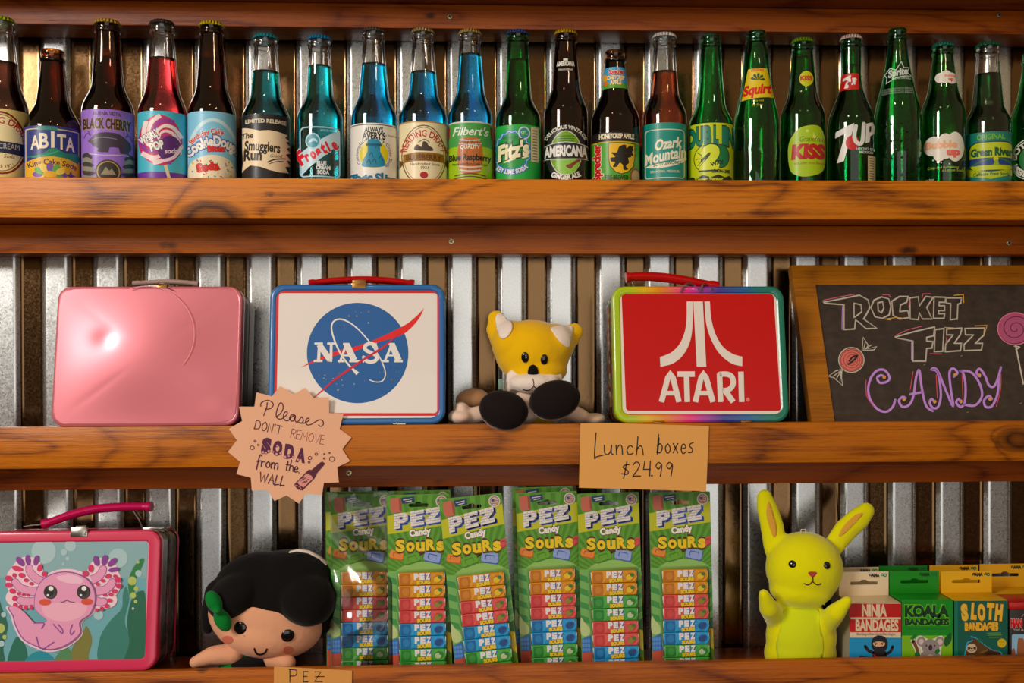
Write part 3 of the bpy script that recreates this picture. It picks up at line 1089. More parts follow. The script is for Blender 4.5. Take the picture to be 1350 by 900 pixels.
def neck_seven(A, rp):
    A.rect(-14.5, 88, 10, 110.5, (186, 34, 34))
    A.poly([(-10, 94), (0, 90), (-4, 108), (-9, 108), (-5, 96), (-11, 98)], (232, 226, 220))
    A.text('UP', 3.2, 103, 8, (232, 226, 220), w=9, rot=-6, bold=.07)
    A.ell(-2, 102, 2.6, 2.8, (150, 20, 24))

def neck_sprite(A, rp):
    W = (206, 212, 204)
    P_ = [(-16, 88), (-9, 80), (-2, 84), (5, 72.5), (8, 81), (15, 80), (12, 87), (18, 92), (8, 93), (-2, 95), (-14, 101), (-13, 93)]
    A.stroke(P_, 1.2, W, closed=True, sm=0)
    A.text('Sprite', 1, 91.5, 9.5, W, w=25, rot=-8, shear=.15, bold=.05)
    A.text('NO RETORNABLE', 6, 97, 2.6, W, w=22)
    for k in range(3):
        A.text('CONTENIDO NETO BEBIDA', 0, 111 + 3 * k, 2.1, (160, 170, 160), w=38)

def art_bubble(A, rp):
    W = (230, 222, 208)
    for x, y, rx, ry in ((-12, 188, 12, 13), (3, 180, 8, 8), (4, 196, 9, 10), (-4, 202, 7, 7)):
        A.ell(x, y, rx, ry, W)
    A.ell(15, 190, 11, 20, W)
    A.text('Bubble', -2, 191, 9, (232, 178, 140), w=40, bold=.06)
    A.text('up', 13, 201, 9, (222, 112, 96), w=17, bold=.07)
    A.text('Crisp and Refreshing', 0, 219, 3.2, (176, 190, 90), shear=.25, w=38)
    A.text('a Lemon Soda', 12, 223, 3.2, (176, 190, 90), shear=.25)
    for x, y in ((-12, 207), (-2, 211), (8, 213), (3, 206)):
        A.ell(x, y, .9, .9, W, n=10, hold=True)
    A.text('caffeine free', -20, 234, 2.6, W)

def neck_bubble(A, rp):
    W = (226, 220, 208)
    for x, y, rx, ry in ((-3, 94, 7, 7), (4, 89, 6, 5), (11, 95, 7, 8), (3, 97, 6, 5)):
        A.ell(x, y, rx, ry, W)
    A.text('Bubble', 9, 93, 3.4, (222, 150, 120), bold=.05)
    A.text('up', 10, 98.5, 4.5, (210, 90, 84), bold=.06)

def art_river(A, rp):
    full(A, rp, 169, (34, 122, 108))
    A.text('ORIGINAL', 4, 179, 7, (120, 176, 76), w=34, bold=.03)
    A.poly(rrect(-24, 34, 182, 222, 12), (24, 40, 40))
    A.poly(rrect(-22.6, 32.6, 183.4, 220.6, 11), (188, 200, 62))
    A.rect(-23, 204, 33, 214, (38, 62, 120))
    A.stroke([(-22, 214), (-6, 208), (6, 205), (20, 207), (32, 213)], 2, (60, 116, 60))
    A.ell(10, 206, 3, 3.6, (210, 196, 70))
    A.poly([(7, 214), (9, 207), (12, 207), (14, 214)], (140, 170, 60))
    A.text('Green River', 5, 201, 10, (28, 84, 52), w=51, bold=.06)
    A.poly([(-26, 216), (-18, 219), (4, 224), (30, 219), (34, 226), (4, 233), (-24, 227)], (174, 190, 60))
    A.text('Caffeine Free Soda', 4, 228, 4.4, (40, 70, 40), w=44, shear=.15, bold=.02)

def art_ringed(A, rp):
    A.ring(-2, 205, 25, 28, 1.4, (206, 206, 196))
    A.ell(-2, 205, 15, 18, (40, 110, 60))
    A.text('BEST BOTTLED', 0, 0, 7, (214, 212, 200), arc=(-2, 205, 18), rot=-55, w=72, bold=.05)
    A.text('BOTTLED', 0, 0, 7, (214, 212, 200), arc=(-2, 205, 25), rot=-35, bottom=True, w=36, bold=.05)

GOLD = (196, 158, 84)
bottle('clear bottle of dark soda with a cream oval label, at the far left end', 3, 66, 28, 146, 112, 44, 31, (166, 182, 70), 'clear', 'cola', 86, art_cream)
bottle('short capless amber soda bottle with a navy and gold label, second from left', 70.5, 71, 69, 169, 137, 40, 29, None, 'brown', 'amber', 80, art_king)
bottle('amber soda bottle with a purple label showing a dark badger, gold cap', 143, 66, 30, 144, 115, 40, 31, GOLD, 'brown', 'amber', 79, art_cherry)
bottle('clear bottle of red soda with a pink lollipop swirl on an aqua label', 215, 63, 30, 147, 118, 42, 30, (58, 48, 44), 'clear', 'red', 79, art_swirl)
bottle('amber soda bottle with a light blue sprinkle dough label and yellow cap', 280, 62, 31, 147, 118, 40, 29, (206, 184, 62), 'brown', 'amber', 80, art_dough)
bottle('clear bottle of dark teal soda with a torn parchment on a black label', 351, 63, 47, 152, 130, 41, 30, (42, 136, 140), 'clear', 'teal', 95, art_smuggler)
bottle('aqua soda bottle painted with a slanting red name in a white frame', 422, 61, 48, 151, 128, 36, 29, (44, 124, 166), 'clear', 'aqua', 87, art_frost)
bottle('bright blue soda bottle with a yellow circle on its white label', 493, 62, 37, 150, 127, 41, 28, (78, 70, 62), 'clear', 'blue', 84, art_slime)
bottle('bright blue soda bottle with a cream oval label and brown banner', 558, 65, 37, 150, 127, 41, 28, (160, 142, 104), 'clear', 'blue', 94, art_blueberry)
bottle('bright blue soda bottle with a wooden barrel on its green label', 620, 60, 38, 149, 122, 39, 28, (178, 148, 92), 'clear', 'blue', 70, art_barrel)
bottle('green glass soda bottle with a navy cap and blue ring on a green label', 683, 61, 38, 151, 128, 37, 28, (52, 66, 118), 'green', 'lime', 77, art_lime)
bottle('amber soda bottle with a black and lime oval, gold cap', 746, 60, 37, 143, 118, 40, 28, (196, 156, 62), 'brown', 'amber', 78, art_americana, neck_americana)
bottle('capless short amber bottle with a black winged beast on a yellow shield', 811, 66, 63, 153, 120, 37, 27, None, 'brown', 'amber', 76, art_crisp, neck_crisp)
bottle('clear bottle of red brown soda with white script on a teal label, white cap', 876, 60, 40, 147, 122, 38, 29, (226, 222, 214), 'clear', 'tea', 91, art_ozark)
bottle('capless green bottle with a big number two on a yellow label', 937, 61, 42, 160, 135, 38, 26, None, 'green', None, 0, art_dublin)
bottle('capless green cone-necked bottle with twisted ribs and a yellow neck label', 997, 61, 35, 150, 84, 33, 26, None, 'green', None, 0, None, neck_squirt, 'cone')
bottle('green soda bottle with a lime coloured blob on its front and a lime cap', 1058, 60, 45, 146, 120, 39, 27, (112, 152, 48), 'green', 'lime', 70, art_kiss, neck_kiss)
bottle('green soda bottle with a big white seven and red dot, white cap', 1122, 63, 40, 150, 115, 30, 26, (226, 196, 186), 'green', 'lime', 80, art_seven, neck_seven, 'swell')
bottle('tallest green bottle, capless, with white star-outlined script near its neck', 1183, 62, 30, 150, 100, 40, 24, None, 'green', None, 0, None, neck_sprite, 'drop')
bottle('green soda bottle with a white bubble cloud on its front, teal cap', 1243, 58, 49, 141, 112, 38, 26, (34, 116, 98), 'green', 'lime', 76, art_bubble, neck_bubble)
bottle('clear bottle of dark green soda with a green and yellow river label', 1302, 60, 48, 153, 135, 40, 29, (28, 96, 66), 'clear', 'pine', 90, art_river)
bottle('green glass soda bottle cut off by the right edge, ring of white letters', 1362, 60, 60, 150, 118, 38, 27, None, 'green', None, 0, art_ringed)

# ------------------------------------------------------------------ lunch boxes
def matrix_of(loc, rot):
    return Matrix.Translation(loc) @ Euler(rot).to_matrix().to_4x4()

def on_plane(M, y_local=0.0, f=None):
    """Printed shapes measured in the photograph, laid on the local plane y = y_local of a body with matrix M."""
    Mi = M.inverted()
    C = Mi @ CAM_LOC
    rot = Mi.to_3x3() @ CAM_ROT.to_3x3()
    def fn(x, y, lift):
        if f:
            x, y = f(x, y)
        d = rot @ Vector(((x - 675) / F_PX, -(y - 450) / F_PX, -1))
        p = C + d * ((y_local - C.y) / d.y)
        return (p.x, y_local - lift, p.z)
    return fn

def crop(ox, oy, s):
    return lambda x, y: (ox + x * s, oy + y * s)

STEEL = principled('handle_wire', rgb((190, 186, 178)), .25, Metallic=1.0)
BRASS = principled('brass_clasp', rgb((150, 112, 70)), .35, Metallic=1.0)
TIN = principled('box_tin', rgb((120, 108, 100)), .32, Metallic=.9)

def printed_side(name, cols, scale):
    m = principled(name, (.5, .5, .5, 1), .35, Coat_Weight=.3)
    N, L = nodes_of(m)
    tc = N.new('ShaderNodeTexCoord')
    v = N.new('ShaderNodeTexVoronoi')
    v.inputs['Scale'].default_value = scale
    L.new(tc.outputs['Object'], v.inputs['Vector'])
    bw = N.new('ShaderNodeRGBToBW')
    L.new(v.outputs['Color'], bw.inputs[0])
    r = N.new('ShaderNodeValToRGB')
    r.color_ramp.interpolation = 'CONSTANT'
    r.color_ramp.elements[0].color = rgb(cols[0])
    r.color_ramp.elements[1].color = rgb(cols[-1])
    r.color_ramp.elements[1].position = .72
    for i, c in enumerate(cols[1:-1]):
        e = r.color_ramp.elements.new(.3 + .42 * i / max(1, len(cols) - 2))
        e.color = rgb(c)
    L.new(bw.outputs[0], r.inputs[0])
    L.new(r.outputs[0], N['Principled BSDF'].inputs['Base Color'])
    return m

def rainbow(name):
    m = principled(name, (.5, .5, .5, 1), .28, Coat_Weight=.4, Coat_Roughness=.08)
    N, L = nodes_of(m)
    tc = N.new('ShaderNodeTexCoord')
    s = N.new('ShaderNodeSeparateXYZ')
    L.new(tc.outputs['Object'], s.inputs[0])
    mr = N.new('ShaderNodeMapRange')
    mr.inputs['From Min'].default_value = -.116
    mr.inputs['From Max'].default_value = .116
    L.new(s.outputs[0], mr.inputs['Value'])
    r = N.new('ShaderNodeValToRGB')
    stops = [(0, (176, 200, 30)), (.10, (182, 200, 34)), (.18, (226, 186, 40)), (.28, (226, 140, 40)), (.42, (232, 60, 130)), (.52, (160, 60, 160)), (.62, (56, 52, 140)), (.76, (24, 92, 150)), (.88, (6, 116, 104)), (1, (0, 122, 98))]
    for i, (p, c) in enumerate(stops):
        e = r.color_ramp.elements[i] if i < 2 else r.color_ramp.elements.new(p)
    for e, (p, c) in zip(sorted(r.color_ramp.elements, key=lambda e: e.position), stops):
        pass
    while len(r.color_ramp.elements) > 1:
        r.color_ramp.elements.remove(r.color_ramp.elements[-1])
    r.color_ramp.elements[0].position, r.color_ramp.elements[0].color = stops[0][0], rgb(stops[0][1])
    for p, c in stops[1:]:
        r.color_ramp.elements.new(p).color = rgb(c)
    L.new(mr.outputs[0], r.inputs[0])
    L.new(r.outputs[0], N['Principled BSDF'].inputs['Base Color'])
    return m

def lunch_box(label, xl, xr, ytop, shelf_z, depth, lean, lid_mat, side_mat, panel_mat, corner=.018, rim=.0, recess=0.0, bulge=0.0, yb=559, rear=None):
    y0 = .0015
    a, b = hit(xl, yb, y0), hit(xr, yb, y0)
    cx, w = (a.x + b.x) / 2, b.x - a.x
    z0 = shelf_z + .0006
    y = y0
    for _ in range(12):
        h = (hit((xl + xr) / 2, ytop, y).z - z0) / math.cos(R(lean))
        y = y0 + h * math.sin(R(lean))
    loc, rot = (cx, y0, z0), (-R(lean), 0, 0)
    t = thing('lunch_box', label, 'lunch box', loc, rot, 'tin lunch boxes')
    M = matrix_of(loc, rot)
    def loop(i, yy):
        return [(px, yy, pz) for px, pz in rrect(-w / 2 + i, w / 2 - i, i, h - i, max(.003, corner - i * .8), 8)]
    mb = MB()
    mb.loft([loop(.0026, .017), loop(.0026, depth - .003), loop(.0045, depth - .0008), loop(.008, depth)], side_mat)
    mb.loft([loop(.0012, depth * .52), loop(0.0006, depth * .53), loop(.0006, depth * .57), loop(.0012, depth * .58)], side_mat, (False, False))
    if rear:
        mb.loft([loop(.0016, depth - .0075), loop(.0008, depth - .006), loop(.0008, depth - .0015), loop(.002, depth)], rear, (False, False))
    mb.build('case', t)
    mb = MB()
    lp = [loop(.002, .018), loop(.0004, .0176), loop(0, .016), loop(0, .0035), loop(.0008, .0014), loop(.0024, .0003), loop(.004, 0)]
    if rim:
        lp += [loop(rim, 0), loop(rim + .0008, recess * .4), loop(rim + .002, recess)]
        mb.loft(lp, lid_mat, (True, False))
        mb.loft([loop(rim + .002, recess), loop(rim + .003, recess)], panel_mat, (False, True))
    else:
        mb.loft(lp, lid_mat, (True, False))
        # the pressed front: a fine grid, gently domed
        nx, nz = 64, 50
        vs, fs = [], []
        for j in range(nz + 1):
            for i in range(nx + 1):
                u, v = 2 * i / nx - 1, 2 * j / nz - 1
                k = (abs(u) ** 14 + abs(v) ** 14) ** (1 / 14) / max(1e-6, max(abs(u), abs(v)))
                k = 1 / k if k > 1 else 1
                x, z = u * k * (w / 2 - .0039), h / 2 + v * k * (h / 2 - .0039)
                dome = bulge * max(0, 1 - u * u) ** 2 * max(0, 1 - v * v) ** 2
                dent = .0009 * math.exp(-((x + .055) / .014) ** 2 - ((z - h * .62) / .012) ** 2) - .0012 * math.exp(-((x - .1) / .03) ** 2 - ((z - .02) / .02) ** 2)
                vs.append((x, -dome + dent, z))
        for j in range(nz):
            for i in range(nx):
                a_ = j * (nx + 1) + i
                fs.append((a_, a_ + 1, a_ + nx + 2, a_ + nx + 1))
        mb.add(vs, fs, lid_mat)
        mb.loft([loop(.0036, 0), loop(.006, .0006)], lid_mat, (False, True))
    lid = mb.build('lid', t, 30)
    return t, M, w, h, lid

def local(M, px, py, y_world):
    return M.inverted() @ hit(px, py, y_world)

def handle(t, M, pts, rad, mat, y_world, wires=()):
    P_ = [local(M, x, y, y_world) for x, y in smooth_line(pts, 5)]
    n = len(P_)
    mb = MB()
    rads = [rad * (1.25 if (i < 3 or i > n - 4) else .95 + .15 * math.sin(math.pi * i / n)) for i in range(n)]
    mb.tube(P_, rads, mat, 12, flat=1.5)
    hd = mb.build('handle', t)
    if wires:
        for wpts in wires:
            mb = MB()
            mb.tube([local(M, x, y, y_world + dy) for x, y, dy in wpts], .0009, STEEL, 8)
            mb.build('handle_wire', t)
    return hd

# -- pink
PINK = principled('pink_lacquer', rgb((212, 124, 134)), .27, Metallic=.3, Coat_Weight=.5, Coat_Roughness=.12)
PINK_FIG = principled('pink_emboss', rgb((216, 140, 144)), .5, Metallic=.2)
t, M, w, h, lid = lunch_box('plain glossy pink lunch box with a faint embossed circle, left on the middle shelf', 65.5, 314.5, 377, Z2[0], .092, 8.5, PINK, TIN, None, bulge=.004)
A = Art(.4)
A.ring(193, 440, 63, 63, .9, PINK_FIG, a0=-110, a1=40)
mb = MB()
fn = on_plane(M, -.0042)
A.emit(mb, lambda x, y, l: fn(x, y, l * .5))
mb.build('emboss', lid)
GREYH = principled('grey_handle', rgb((176, 150, 140)), .5)
handle(t, M, [(176, 374), (196, 372.5), (220, 371.5), (244, 372.5), (262, 374.5)], .0032, GREYH, .060)
mb = MB()
p = local(M, 208, 373, .012)
mb.box(p.x - .007, p.x + .007, -.0012, .016, h - .003, h + .0016, BRASS, .0008)
mb.tube([(p.x - .006, .004, h + .0015), (p.x - .002, .002, h + .004), (p.x + .005, .002, h + .0035), (p.x + .008, .004, h + .001)], .0009, BRASS, 8)
mb.build('latch', t)
mb = MB()
tie = [(205, 380, -.0), (214, 381, 0), (226, 383, 0)]
mb.tube([local(M, x, y, .028) for x, y, _ in [(204, 374, 0), (214, 378, 0), (224, 381, 0), (232, 384, 0)]], .0006, BRASS, 6)
mb.build('twist_tie', t)

# -- white with the round blue emblem
BLUE_RIM = principled('blue_enamel', rgb((48, 104, 164)), .3, Coat_Weight=.4)
WHITE_TIN = principled('white_enamel', rgb((240, 230, 222)), .32, Coat_Weight=.4)
t, M, w, h, lid = lunch_box('white lunch box with blue rim and a round blue space emblem with red swoosh', 352, 587, 374.5, Z2[0], .090, 7.2, BLUE_RIM, TIN, WHITE_TIN, rim=.0066, recess=.0012)
c2 = crop(340, 340, .2554)
A = Art(.45)
RED, WH, BL = (206, 26, 40), (240, 232, 224), (22, 92, 154)
def quadframe(A, x0, y0, x1, y1, x2, x3, r, w, col):
    """A rounded frame whose foot runs from x2 to x3."""
    pts = [(x + ((x2 - x0) * (1 - (x - x0) / (x1 - x0)) + (x3 - x1) * ((x - x0) / (x1 - x0))) * (y - y0) / (y1 - y0), y) for x, y in rrect(x0, x1, y0, y1, r)]
    A.stroke(pts, w, col, closed=True, sm=0)
quadframe(A, 103, 176, 931, 806, 88, 931, 18, 17, RED)
quadframe(A, 110, 183, 924, 799, 96, 924, 14, 3, (250, 214, 206))
A.ell(515, 490, 262, 259, BL, n=72)
for x, y, r in ((519, 250, 4), (503, 278, 5), (533, 282, 4), (571, 276, 7), (510, 300, 5), (533, 313, 4), (571, 335, 5), (470, 300, 6), (478, 310, 4), (465, 318, 4), (420, 350, 4), (431, 360, 4), (446, 354, 7), (317, 607, 4), (347, 605, 5), (340, 620, 4), (352, 628, 5), (389, 620, 4), (418, 592, 4), (434, 630, 4), (437, 655, 4), (407, 650, 4), (414, 681, 7), (497, 650, 4), (549, 631, 4), (628, 589, 4), (648, 590, 4), (684, 562, 5), (716, 570, 6), (724, 588, 4), (712, 590, 4), (690, 628, 9), (708, 630, 4), (637, 677, 4), (420, 540, 4)):
    A.poly([(x, y - r * 1.3), (x + r * .4, y - r * .4), (x + r * 1.3, y), (x + r * .4, y + r * .4), (x, y + r * 1.3), (x - r * .4, y + r * .4), (x - r * 1.3, y), (x - r * .4, y - r * .4)], WH, hold=True)
A.poly(smooth_line([(218, 567), (300, 522), (400, 482), (520, 452), (640, 405), (760, 345), (818, 300), (858, 258)], 4) + smooth_line([(858, 258), (830, 315), (775, 375), (715, 408), (600, 440), (500, 480), (390, 506), (300, 535), (218, 567)], 4)[1:-1], (222, 30, 36))
A.stroke([(512, 590), (470, 553), (425, 490), (392, 415), (380, 355), (398, 322), (440, 318), (500, 352), (570, 425), (630, 515), (658, 590), (645, 632), (610, 640), (575, 628)], 8, WH, taper=(1.2, .6))
A.stroke([(482, 568), (515, 597)], 17, WH, taper=(.4, 1.2))
for pts, ww in (([(318, 446), (313, 530)], 16), ([(316, 446), (374, 528)], 30), ([(379, 442), (377, 536)], 14),
                ([(455, 448), (427, 528)], 12), ([(458, 446), (497, 528)], 32), ([(436, 503), (482, 503)], 9),
                ([(690, 448), (657, 528)], 12), ([(692, 446), (727, 528)], 32), ([(668, 503), (715, 503)], 9)):
    A.stroke(pts, ww, WH, sm=0, taper=(1, 1))
for x0, y0, x1, y1 in ((292, 436, 336, 447), (358, 436, 397, 447), (288, 526, 334, 537), (412, 527, 448, 538), (472, 527, 530, 538), (440, 438, 472, 449), (641, 527, 676, 538), (703, 527, 748, 538), (674, 438, 706, 449)):
    A.rect(x0, y0, x1, y1, WH, hold=True)
A.stroke([(612, 466), (600, 447), (575, 442), (554, 454), (556, 474), (583, 488), (610, 503), (612, 524), (588, 536), (560, 530), (546, 512)], 19, WH)
A.stroke([(611, 440), (611, 470)], 6, WH, sm=0)
A.stroke([(545, 508), (545, 538)], 6, WH, sm=0)
A.poly([(285, 721), (400, 618), (520, 534), (650, 452), (742, 380), (655, 462), (524, 545), (404, 629), (290, 722)], (200, 30, 62))
mb = MB()
A.emit(mb, on_plane(M, .0012, c2))
mb.build('printed_emblem', lid, 60)
REDH = principled('red_handle', rgb((190, 26, 36)), .35, Coat_Weight=.3)
handle(t, M, [(408, 374), (425, 371.5), (450, 369.5), (478, 368.5), (505, 369.5), (530, 372), (546, 374)], .0044, REDH, .055)
mb = MB()
p = local(M, 473, 372, .02)
mb.box(p.x - .009, p.x + .009, -.0012, .0008, h - .006, h + .003, BRASS, .0006)
mb.box(p.x - .009, p.x + .009, -.001, .05, h + .0012, h + .0062, BRASS, .001)
mb.build('latch', t)
mb = MB()
p = local(M, 527, 558, .002)
mb.box(p.x - .008, p.x + .008, -.0006, .02, -.0004, .002, STEEL, .0005)
mb.build('hinge', t)

# -- red with the rainbow rim
COMIC = printed_side('comic_print_tin', [(150, 96, 60), (60, 46, 44), (176, 150, 130), (130, 60, 44), (40, 110, 100)], 170)
RED_TIN = principled('red_enamel', rgb((196, 8, 10)), .3, Specular_IOR_Level=.3)
t, M, w, h, lid = lunch_box('red lunch box with a rainbow rim and white arcade letters, on the middle shelf', 811, 1041.5, 376.8, Z2[0], .090, 8.4, rainbow('rainbow_enamel'), COMIC, RED_TIN, rim=.0086, recess=.0012, yb=556)
c4 = crop(780, 340, .2665)
A = Art(.45)
WH = (240, 228, 218)
quadframe(A, 139, 170, 908, 764, 162, 946, 24, 17, (244, 224, 212))
A.poly([(503, 215), (550, 215), (567, 537), (520, 537)], WH)
A.poly(smooth_line([(470, 215), (470, 290), (462, 360), (435, 425), (392, 468), (338, 490)], 5) + smooth_line([(340, 538), (400, 522), (450, 482), (486, 415), (499, 330), (500, 215)], 5), WH)
A.poly(smooth_line([(585, 215), (590, 290), (610, 370), (648, 437), (698, 474), (745, 488)], 5) + smooth_line([(745, 535), (690, 520), (632, 472), (590, 400), (566, 320), (558, 215)], 5), WH)
for pts, ww in (([(345, 712), (377, 592), (389, 574), (402, 592), (432, 712)], 27), ([(362, 668), (416, 668)], 22), ([(424, 574), (510, 574)], 27), ([(469, 574), (473, 712)], 27),
                ([(513, 712), (541, 592), (553, 574), (566, 592), (600, 712)], 27), ([(530, 668), (584, 668)], 22),
                ([(632, 574), (638, 712)], 27), ([(738, 562), (742, 712)], 27)):
    A.stroke(pts, ww, WH, sm=0, taper=(1, 1))
A.stroke([(632, 575), (672, 575), (696, 592), (698, 628), (676, 652), (645, 655)], 26, WH, sm=4)
A.stroke([(656, 650), (700, 712)], 28, WH, sm=0, taper=(1, 1))
A.ell(772, 700, 10, 10, (226, 130, 120))
mb = MB()
A.emit(mb, on_plane(M, .0012, c4))
mb.build('printed_logo', lid, 60)
handle(t, M, [(825, 366), (838, 364.5), (865, 365), (895, 368.5), (922, 373.5), (946, 378)], .0058, REDH, .045,
       wires=([(830, 364, 0), (833, 372, .002), (838, 382, .004)], [(826, 368, 0), (829, 378, .004)]))
mb = MB()
TAPE = principled('clear_tape', rgb((236, 226, 220)), .18, Transmission_Weight=.85, IOR=1.3)
for (x, y, s) in ((912, 373, 1), (934, 379, .7)):
    p = local(M, x, y, .012)
    mb.tube([(p.x - .012 * s, -.0008, h - .009), (p.x - .006 * s, -.0012, h + .001), (p.x, .006, h + .005 * s), (p.x + .009 * s, .012, h + .002), (p.x + .012 * s, -.0008, h - .006)], .0012, TAPE, 8, flat=2.2)
mb.build('clear_tape', t)
for px in (868, 984):
    mb = MB()
    p = local(M, px, 555, .002)
    mb.box(p.x - .0075, p.x + .0075, -.0008, .02, -.0004, .0022, BRASS, .0005)
    mb.build('hinge', t)

# -- pink framed box with the salamander
PINK_RIM = principled('raspberry_enamel', rgb((206, 62, 92)), .28, Coat_Weight=.5, Coat_Roughness=.1)
FLORAL = printed_side('dark_floral_print_tin', [(40, 32, 36), (96, 84, 84), (60, 52, 44), (40, 62, 52), (128, 70, 84)], 120)
t, M, w, h, lid = lunch_box('raspberry rimmed lunch box showing a pink axolotl among seaweed, bottom shelf', -46, 205, 699.5, Z3, .090, 8.5, PINK_RIM, FLORAL, principled('pond_print', rgb((120, 170, 178)), .3, Coat_Weight=.4), rim=.0128, recess=.0014, yb=889, rear=PINK_RIM)
c8 = crop(0, 640, .28889)
A = Art(.42)
quadframe(A, -118, 246, 682, 816, -134, 660, 12, 8, (232, 140, 156))
def clip(pts, x0=-600, x1=676, y0=250, y1=812):
    return [(min(x, x1 - (y - 246) * .04), max(y0, min(y1, y))) for x, y in pts]
A.poly(clip([(-150, 246), (680, 246), (680, 420), (-150, 420)]), (140, 172, 176))
A.blob(clip([(460, 815), (455, 700), (500, 620), (555, 560), (560, 500), (575, 460), (590, 520), (570, 620), (600, 700), (640, 815)]), (60, 120, 108))
A.blob(clip([(565, 815), (590, 720), (580, 620), (600, 520), (640, 480), (675, 520), (675, 815)]), (36, 96, 72))
A.blob([(592, 500), (585, 440), (605, 380), (640, 335), (660, 338), (640, 390), (618, 440), (612, 500)], (48, 118, 66))
A.blob(clip([(320, 815), (330, 740), (375, 680), (395, 640), (420, 700), (405, 770), (400, 815)]), (122, 118, 62))
A.blob(clip([(245, 815), (270, 760), (300, 735), (325, 760), (318, 815)]), (84, 130, 90))
A.blob(clip([(38, 815), (50, 740), (80, 690), (120, 740), (118, 815)]), (40, 104, 84))
A.blob(clip([(118, 815), (140, 770), (190, 755), (240, 780), (240, 815)]), (44, 136, 150))
A.blob([(-60, 815), (-80, 700), (-30, 600), (-20, 480), (10, 560), (35, 640), (15, 740), (20, 812)], (44, 96, 76))
for x, y, r, c in ((200, 268, 56, 0), (322, 268, 26, 0), (540, 330, 44, 0), (292, 303, 15, 0), (309, 332, 9, 0), (290, 356, 6, 0), (450, 590, 22, 0), (604, 434, 20, 1), (633, 400, 15, 0), (630, 348, 7, 1), (622, 470, 11, 1), (608, 500, 14, 1), (620, 528, 8, 1), (608, 560, 6, 0), (2, 650, 22, 1), (18, 588, 12, 0), (22, 690, 10, 1), (8, 720, 14, 0)):
    A.ell(x, max(y, 250 + r * .9) if y < 300 else y, r, r, ((172, 196, 198), (178, 190, 112))[c])
PK, EDGE, DK, ROSE = (226, 156, 186), (240, 206, 214), (140, 76, 150), (204, 52, 96)
body = [(160, 545), (168, 480), (200, 425), (260, 395), (330, 392), (400, 420), (435, 470), (440, 530), (415, 585), (370, 620), (372, 670), (340, 705), (290, 735), (230, 748), (175, 735), (110, 700), (75, 640), (60, 590), (40, 555), (70, 550), (110, 575), (160, 625), (205, 625), (215, 610), (180, 580)]
A.blob([(c0 + (c0 - 250) * .06 + (0), y0_ + (y0_ - 570) * .06) for c0, y0_ in body], EDGE)
for gx, gy, rx, ry, rt in ((120, 445, 105, 92, 40), (125, 400, 80, 85, 20), (110, 510, 90, 55, 0), (475, 440, 88, 88, -35), (470, 400, 78, 78, -20), (470, 520, 72, 48, 0)):
    A.ell(gx, gy, rx * .92, ry * .92, EDGE, rot=rt)
for pts in ([(210, 440), (170, 425), (140, 395), (135, 375)], [(195, 480), (140, 480), (95, 465), (72, 440)], [(190, 520), (150, 528), (110, 528), (95, 522)],
            [(420, 430), (450, 415), (468, 392), (472, 380)], [(440, 480), (480, 475), (505, 455), (515, 440)], [(440, 525), (460, 530), (475, 528)]):
    A.stroke(pts, 42, DK, taper=(1, .85))
    A.ell(pts[-1][0], pts[-1][1], 18, 18, DK)
    A.stroke(pts, 36, PK, taper=(1, .85))
    A.ell(pts[-1][0], pts[-1][1], 15, 15, PK)
for x, y, rx, ry, rt, c in ((95, 345, 14, 26, -40, 1), (130, 338, 12, 24, -8, 1), (168, 340, 12, 24, 15, 1), (82, 378, 26, 12, 15, 0), (184, 375, 11, 18, 20, 0), (205, 402, 13, 12, 0, 0), (42, 422, 17, 13, 10, 0), (42, 453, 17, 12, 0, 0), (60, 480, 15, 12, 20, 0), (102, 408, 15, 11, 10, 0), (68, 408, 9, 10, 0, 0), (70, 513, 11, 13, 30, 0), (72, 545, 10, 12, 0, 0), (122, 430, 11, 9, 0, 0), (146, 446, 10, 8, 0, 0), (95, 553, 9, 11, 0, 0), (120, 555, 9, 12, 0, 0), (145, 553, 8, 12, 0, 0), (88, 492, 9, 8, 0, 0), (110, 497, 8, 7, 0, 0), (130, 498, 7, 7, 0, 0),
                            (442, 342, 13, 24, -15, 1), (480, 338, 14, 24, 15, 1), (515, 348, 12, 26, 45, 1), (522, 382, 26, 10, -12, 1), (417, 376, 12, 18, 0, 0), (393, 400, 14, 13, 0, 0), (497, 412, 14, 10, -20, 0), (542, 428, 15, 13, 0, 0), (545, 456, 14, 12, 0, 0), (525, 480, 12, 10, 0, 0), (472, 432, 10, 8, 0, 0), (448, 448, 9, 8, 0, 0), (508, 495, 10, 8, 0, 0), (502, 522, 12, 9, 0, 0), (490, 548, 11, 10, 0, 0), (468, 560, 9, 10, 0, 0), (445, 566, 8, 8, 0, 0), (482, 498, 9, 7, 0, 0), (528, 412, 9, 8, 0, 0)):
    A.ell(x, y, rx, ry, (ROSE, (130, 54, 140))[c], rot=rt, n=14)
A.blob(body, DK)
A.blob([(250 + (x - 250) * .972, 568 + (y - 568) * .972) for x, y in body], PK)
A.blob([(200, 545), (240, 535), (330, 530), (400, 545), (380, 590), (320, 615), (250, 612), (205, 585)], (236, 176, 194))
A.blob([(262, 415), (330, 405), (380, 425), (370, 445), (300, 440)], (238, 190, 208))
for x, y in ((235, 484), (386, 484)):
    A.ell(x, y, 31, 32, (40, 30, 34))
    A.ell(x, y + 6, 24, 22, (70, 58, 60))
    A.ell(x - 2, y, 19, 20, (24, 18, 20))
    A.ell(x + 2, y - 16, 11, 11, (250, 246, 244))
    A.ell(x - 12, y + 14, 5, 5, (230, 226, 226))
for x, y in ((210, 530), (402, 528)):
    A.ell(x, y, 27, 15, (208, 84, 62))
A.stroke([(282, 530), (296, 528), (310, 520), (324, 528), (344, 530)], 4, (120, 60, 100))
